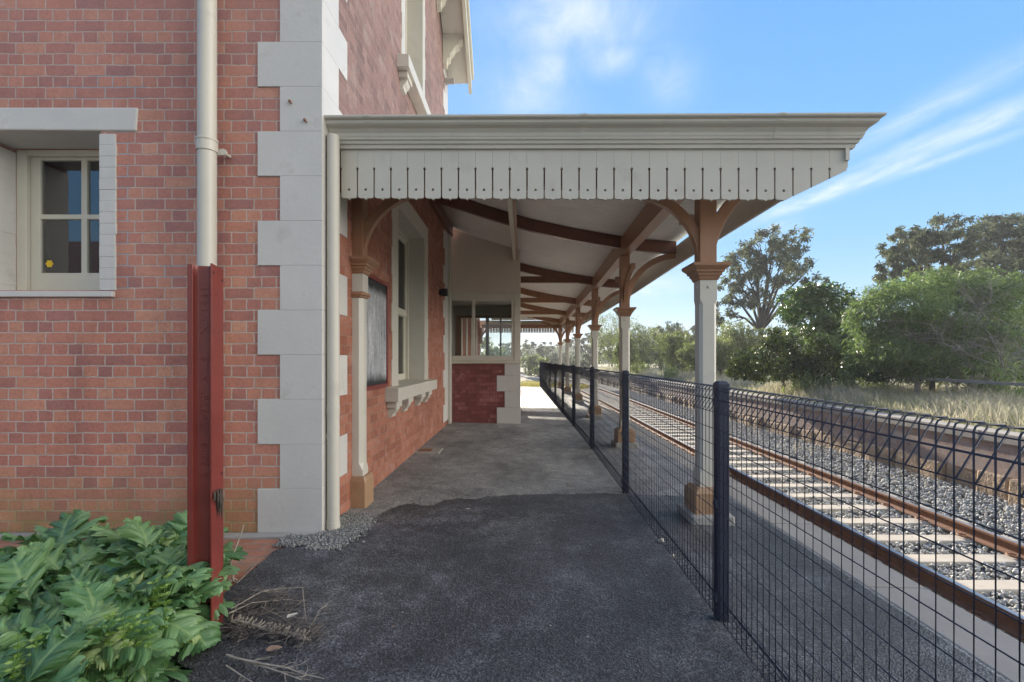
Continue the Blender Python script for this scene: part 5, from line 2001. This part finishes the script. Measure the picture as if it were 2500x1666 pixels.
def acanthus():
    g = np.random.default_rng(77)
    crowns = [(-1.86, 2.44), (-2.12, 2.60), (-2.45, 2.45), (-2.78, 2.75), (-1.78, 2.14), (-1.98, 2.12), (-2.25, 2.10), (-1.74, 1.86), (-1.80, 1.78), (-2.05, 1.72), (-2.5, 2.0), (-3.0, 2.4), (-1.72, 1.58), (-1.9, 1.45), (-2.05, 2.80), (-2.3, 1.8), (-1.78, 2.33), (-2.35, 2.8)]
    t = empty('acanthus', (-1.95, 2.1, 0), 'spreading acanthus with big glossy lobed leaves around the red rail post', 'plant')
    Vs, Fs, T, Ve = [], [], [], []
    o = 0
    for ci, (x, y) in enumerate(crowns):
        nleaf = 22
        for k in range(nleaf):
            az = 2 * math.pi * (k * .382 + g.uniform(-.05, .05)) + ci
            ring = k / nleaf
            el = R(8 + 56 * ring + g.uniform(-8, 8))
            Lh = g.uniform(.24, .38) * (1 - .25 * ring)
            Wd = Lh * g.uniform(.74, .95)
            P, Fc, tt, vv = acanthus_leaf(Lh, Wd, int(g.integers(4, 6)), g.uniform(.8, 1.5) * (1.1 - .4 * ring) * (.6 + .6 * math.sin(el)), g, g.uniform(-.4, 1))
            roll = g.normal(0, .28)
            cr, sr = math.cos(roll), math.sin(roll)
            P = np.stack([P[:, 0] * cr + P[:, 2] * sr, P[:, 1], -P[:, 0] * sr + P[:, 2] * cr], 1)
            # raise by elevation, then turn about the crown
            ce, se = math.cos(el), math.sin(el)
            Q = np.stack([P[:, 0], P[:, 1] * ce - P[:, 2] * se, P[:, 1] * se + P[:, 2] * ce], 1)
            ca, sa = math.cos(az), math.sin(az)
            Q = np.stack([Q[:, 0] * ca - Q[:, 1] * sa, Q[:, 0] * sa + Q[:, 1] * ca, Q[:, 2]], 1)
            st = .03 + .10 * g.random()
            Q = Q + np.array([x + .04 * ca, y + .04 * sa, .05 + st + .12 * ring])
            Q[:, 2] = np.maximum(Q[:, 2], .012 + .01 * g.random())
            Vs.append(Q)
            Fs.append(Fc + o)
            o += len(Q)
            T.append(np.clip(tt + np.clip(g.normal(.42, .2), .05, .95), 0, 1))
            Ve.append(vv)
    np_mesh('leaves', np.concatenate(Vs), np.concatenate(Fs), M['acanthus'], t, np.concatenate(T), np.concatenate(Ve), smooth=True)
    mb = MB()
    for x, y in crowns:
        for k in range(7):
            a = 2 * math.pi * k / 7
            mb.tube([(x, y, -.01), (x + .03 * math.cos(a), y + .03 * math.sin(a), .08), (x + .07 * math.cos(a), y + .07 * math.sin(a), .15)], [.012, .009, .006], 6)
    mb.build('stems', M['feather'], t, uv=False, recalc=False)
acanthus()
mb = MB()
mb.add([(-6, -1, .0), (-1.84, -1, .0), (-1.82, 1.6, .0), (-1.84, 2.2, .0), (-1.82, 2.62, .0), (-2.0, 2.95, .0), (-2.6, 3.0, .0), (-3.4, 2.95, .0), (-6, 2.9, .0)], [tuple(range(9))])
struct(mb, 'garden_soil', M['bark_dark'], recalc=False)

# small bright weeds among the leaves
for k, (x, y, z0, lab) in enumerate([(-1.55, 1.82, .2, 'bright lime weed poking through the acanthus, nearest the picture centre'), (-1.72, 1.62, .22, 'bright lime weed at the bottom of the acanthus'), (-1.62, 2.05, .2, 'bright lime weed in the middle of the acanthus')]):
    g = np.random.default_rng(500 + k)
    t = empty('small_weed', (x, y, 0), lab, 'weed', 'lime weeds in the garden bed')
    for s in range(5):
        Vs, Fs, T = [], [], []
        o = 0
        bx, by = x + g.normal(0, .03), y + g.normal(0, .03)
        hz_ = g.uniform(.14, .24)
        for w in range(6):
            zc_ = z0 + hz_ * (w + 1) / 6
            for q_ in range(7):
                a = 2 * math.pi * q_ / 7 + w
                V, Fc = leaf_cloud(np.array([[bx, by, zc_]]), np.array([[math.cos(a), math.sin(a), .25]]), .022, .45, g)
                Vs.append(V); Fs.append(Fc + o); o += 4; T.append(g.uniform(.3, 1))
        st_ = np_mesh('leaves', np.concatenate(Vs), np.concatenate(Fs), M['limeweed'], t, np.array(T))
        mb = MB()
        mb.tube([(bx, by, .02), (bx, by, z0 + hz_)], .0015, 4)
        mb.build('stalk', M['limeweed'], t, uv=False, recalc=False)

# ------------------------------------------------------------------ litter beside the bed
def gpt(px, py_, z=.02):
    Y_ = (H - z) * F / (py_ - VY)
    return Vector(((px - VX) * Y_ / F, Y_, z))
g = random.Random(17)
t = empty('dead_flower_spike', tuple(gpt(620, 1440)), 'dry brown acanthus flower spike lying on the asphalt', 'flower spike')
a_, b_ = gpt(525, 1425, .05), gpt(700, 1465, .03)
mb = MB()
pts = [a_ + (b_ - a_) * k / 8 + Vector((0, 0, .008 * math.sin(k))) for k in range(9)]
mb.tube(pts, [.006] * 9, 6)
for k in range(90):
    s = g.random()
    p = a_ + (b_ - a_) * s
    an = g.uniform(0, 6.28)
    d = (Vector((0, math.cos(an), math.sin(an) * .8 + .25)) + Vector((.55, .1, 0))).normalized()
    q1 = p + d * .016
    q2 = q1 + (d + Vector((.5, 0, .35))).normalized() * .016
    q3 = q2 + Vector((.35, 0, .8)).normalized() * .009
    if min(q.z for q in (q1, q2, q3)) < .012: continue
    mb.tube([p, q1, q2, q3], [.002, .0045, .004, .001], 5)
mb.build('bracts', M['twig'], t, uv=False, recalc=False)
def twig(path, r0, lab, side=5, grp='dry twigs and roots on the asphalt'):
    t = empty('dry_twig', tuple(gpt(*path[0][:2])), lab, 'twig', grp)
    mb = MB()
    P_ = [gpt(px, py_, zz_) for px, py_, zz_ in path]
    n = len(P_)
    mb.tube(P_, [r0 * (1 - .6 * k / (n - 1)) for k in range(n)], 6)
    for k in range(side):
        i = g.randint(0, n - 2)
        p = P_[i] + (P_[i + 1] - P_[i]) * g.random()
        d = (P_[i + 1] - P_[i]).normalized()
        q = p
        pts = [p]
        dd = (d + Vector((g.uniform(-1, 1), g.uniform(-1, 1), g.uniform(-.1, .3)))).normalized()
        for _ in range(3):
            dd = (dd + Vector((g.uniform(-.4, .4), g.uniform(-.4, .4), g.uniform(-.3, .1)))).normalized()
            q = q + dd * g.uniform(.02, .045)
            q.z = max(q.z, .014)
            pts.append(q.copy())
        mb.tube(pts, [r0 * .45, r0 * .35, r0 * .25, r0 * .15], 4)
    mb.build('twig_wood', M['twig'], t, uv=False, recalc=False)
twig([(520, 1505, .03), (600, 1530, .03), (660, 1550, .02), (690, 1562, .015)], .005, 'long pale twig running down the asphalt from the acanthus', 7)
twig([(530, 1510, .04), (600, 1525, .04), (660, 1535, .03), (700, 1550, .02), (745, 1560, .015)], .005, 'forked pale twig nearest the bottom edge', 8)
twig([(520, 1530, .03), (560, 1556, .02), (600, 1580, .02)], .004, 'pale twig crossing at the bottom of the bed', 4)
twig([(530, 1400, .06), (600, 1360, .05), (650, 1352, .04), (695, 1350, .02)], .003, 'thin grey roots arching above the flower spike', 12)
twig([(525, 1410, .06), (580, 1385, .06), (660, 1378, .03), (690, 1382, .03)], .0028, 'grey root tangle lying across the asphalt', 12)
twig([(600, 1395, .03), (650, 1420, .03), (690, 1450, .03)], .003, 'short diagonal grey root above the flower spike', 8)
twig([(695, 1350, .05), (700, 1400, .04), (705, 1450, .02)], .003, 'upright grey root at the right of the tangle', 8)
twig([(690, 1470, .03), (720, 1430, .03), (735, 1400, .02), (750, 1390, .015)], .003, 'thin root reaching right from the tangle', 7)
twig([(545, 1340, .02), (580, 1305, .02), (605, 1275, .02)], .0022, 'thin pale stalk lying along the edge of the brick paving', 1)
for (cx_, cy_, sx_, sy_, k_, lab) in ((697, 1452, 30, 18, 150, 'dense grey knot of roots at the far end of the flower spike'), (575, 1392, 46, 24, 130, 'loose grey roots behind the flower spike near the leaves'), (650, 1385, 52, 26, 110, 'thin grey roots arching over the flower spike'), (548, 1440, 26, 22, 110, 'dark debris and roots at the leafy end of the flower spike'), (640, 1440, 44, 16, 110, 'fine roots lying along the flower spike')):
    p0 = gpt(cx_, cy_)
    t = empty('root_tangle', tuple(p0), lab, 'roots', 'root tangles beside the garden bed')
    mb = MB()
    for _ in range(k_):
        p = gpt(g.gauss(cx_, sx_ * .6), min(1500, g.gauss(cy_, sy_ * .65)), .012 + abs(g.gauss(0, .02)))
        a = g.uniform(0, 6.28)
        pts = [p]
        for j in range(3):
            a += g.gauss(0, .6)
            q = pts[-1] + Vector((math.cos(a) * g.uniform(.012, .05), math.sin(a) * g.uniform(.01, .04), g.gauss(0, .01)))
            q.z = max(q.z, .012)
            pts.append(q)
        r_ = g.uniform(.0009, .0026)
        mb.tube(pts, [r_, r_, r_ * .7, r_ * .4], 4)
    mb.build('roots', M['root'], t, uv=False, recalc=False)
# dead stalk standing beside the rail post
t = empty('dead_stalk', tuple(gpt(515, 1330)), 'dead stalk with silvery withered leaves standing right of the red post', 'stalk')
mb = MB()
s0_ = gpt(512, 1335, .0)
def at(px, py_, Y_): return Vector(pix(px, py_, Y_))
Y_ = s0_.y
mb.tube([s0_, at(530, 1290, Y_), at(545, 1250, Y_ + .03), at(556, 1220, Y_ + .05), at(560, 1205, Y_ + .06)], [.006, .005, .0045, .004, .003], 6)
mb.tube([at(515, 1335, Y_), at(530, 1290, Y_ - .01), at(540, 1262, Y_)], [.012, .007, .003], 5)
for k in range(8):
    p = at(515 + 22 * g.random(), 1330 - 60 * g.random(), Y_)
    mb.tube([p, p + Vector((g.uniform(-.01, .04), g.uniform(-.02, .02), -.03)), p + Vector((g.uniform(0, .05), 0, -.07))], [.003, .006, .002], 4)
mb.build('stalk_wood', M['twig'], t, uv=False, recalc=False)
# dry leaves
def dry_leaf(p, ln, rot, lab, mat):
    mb = MB()
    n = 8
    V, Fc = [], []
    for i in range(n + 1):
        s = i / n
        w = .32 * math.sin(math.pi * s ** .8) * (1 + .15 * math.sin(9 * s))
        for u in (-1, -.5, 0, .5, 1):
            V.append((s - .5, u * w, .10 * abs(u) * w * 3 + .12 * (s - .5) ** 2))
    c, s_ = math.cos(rot), math.sin(rot)
    vs = [(p.x + ln * (a * c - b * s_), p.y + ln * (a * s_ + b * c), p.z + ln * z) for a, b, z in V]
    for i in range(n):
        for j in range(4):
            q_ = i * 5 + j
            Fc.append((q_, q_ + 1, q_ + 6, q_ + 5))
    mb.add(vs, Fc, True)
    return tag(mb.build('dry_leaf', mat, None, uv=False, recalc=False), lab, 'leaf', 'dry leaves on the asphalt')
dry_leaf(gpt(672, 1415, .06), .06, .9, 'pale dry leaf caught upright in the roots', M['pebble'])
dry_leaf(gpt(630, 1492, .015), .075, .3, 'brown curled leaf below the flower spike', M['deadleaf'])
dry_leaf(gpt(685, 1457, .02), .05, 1.2, 'dark brown leaf at the end of the flower spike', M['deadleaf'])
dry_leaf(gpt(1053, 993, .015), .10, .2, 'pale dry leaf by the glazed screen', M['pebble'])
for k, (px, py_, s) in enumerate([(990, 1090, .03), (1310, 1112, .05), (836, 1245, .035), (905, 1440, .02), (1075, 1170, .05), (925, 1065, .03), (1085, 1100, .035), (890, 1150, .03), (1060, 1003, .06), (1000, 1010, .05), (955, 1040, .05)]):
    dry_leaf(gpt(px, py_, .012), s, g.uniform(0, 3), 'tiny scrap of dry leaf on the dark asphalt', M['deadleaf'] if k % 2 else M['pebble'])
# withered leaf caught on the post
t = empty('withered_leaf', (px0, py0, .7), 'withered dark leaf hanging on the red rail post', 'leaf')
mb = MB()
for k in range(6):
    a = -.055 + .012 * k
    p = [Vector(pt(a + .01 * math.sin(k), -.018 - .006 * (k % 3), .735 - .022 * k * (j / 3) - .02 * j)) for j in range(4)]
    mb.tube(p, [.002, .007, .006, .001], 5)
mb.build('leaf_blade', M['bark_dark'], t, uv=False, recalc=False)
# pebbles by the fence
for k, (px, py_, s, lab) in enumerate([(1520, 1243, .026, 'pale stone at the foot of the mesh fence, farther of two'), (1545, 1278, .02, 'pale stone at the foot of the mesh fence, nearer of two')]):
    p = gpt(px, py_, -.04)
    mb = MB()
    bm = bmesh.new()
    bmesh.ops.create_icosphere(bm, subdivisions=2, radius=s)
    rr_ = random.Random(k)
    vs = [(p.x + v.co.x * rr_.uniform(.8, 1.1), p.y + v.co.y * 1.2 * rr_.uniform(.85, 1.1), p.z + v.co.z * .8) for v in bm.verts]
    fs = [tuple(v.index for v in f.verts) for f in bm.faces]
    bm.free()
    mb.add(vs, fs, True)
    thing(mb, 'pebble', M['pebble'], lab, 'stone', 'stones at the fence foot', uv=False)
# pit lid beside the wall
mb = MB()
mb.box(-1.62, -1.24, 6.95, 7.32, -.03, .012)
t = empty('drain_lid', (-1.43, 7.13, 0), 'square concrete drain lid set in the asphalt at the wall foot', 'drain lid')
mb.build('lid', M['concrete'], t, bevel=.006)
mb = MB()
mb.box(-1.58, -1.38, 7.05, 7.25, .0125, .016)
mb.build('grate', M['rust'], t)

# house across the yard behind the viewer: only its reflection in the small window shows
t = empty('weatherboard_house', (-13, -7, -.3), 'small gabled weatherboard house mirrored in the little window', 'house')
mb = MB()
mb.sweep([[(-9.8, -4.5, -.5), (-9.8, -11, -.5), (-9.8, -11, 2.9), (-9.8, -7.7, 5.2), (-9.8, -4.5, 2.9)], [(-17, -4.5, -.5), (-17, -11, -.5), (-17, -11, 2.9), (-17, -7.7, 5.2), (-17, -4.5, 2.9)]])
mb.build('wall', M['weatherboard'], t)
mb = MB()
for s in (0, 1):
    e = [(-9.3, -4.1, 2.72), (-9.3, -7.7, 5.3), (-17.4, -7.7, 5.3), (-17.4, -4.1, 2.72)]
    if s: e = [(x, -15.4 - y, z) for x, y, z in e]
    mb.hexa(e, [(x, y, z + .14) for x, y, z in e])
mb.build('roof', M['slate'], t)

# ------------------------------------------------------------------ air
m = bpy.data.materials.new('haze')
m.use_nodes = True
nt = m.node_tree
nt.nodes.clear()
o_ = nt.nodes.new('ShaderNodeOutputMaterial')
pv = nt.nodes.new('ShaderNodeVolumePrincipled')
pv.inputs['Color'].default_value = (.93, .95, 1, 1)
pv.inputs['Density'].default_value = HAZE
pv.inputs['Anisotropy'].default_value = .3
L(nt, pv.outputs[0], o_.inputs['Volume'])
mb = MB()
mb.box(-420, 420, -70, 720, -2.4, 13)
hz = tag(mb.build('haze', m, None, uv=False), kind='stuff')
hz['label'] = 'thin bright haze that softens the far trees'
hz['category'] = 'haze'
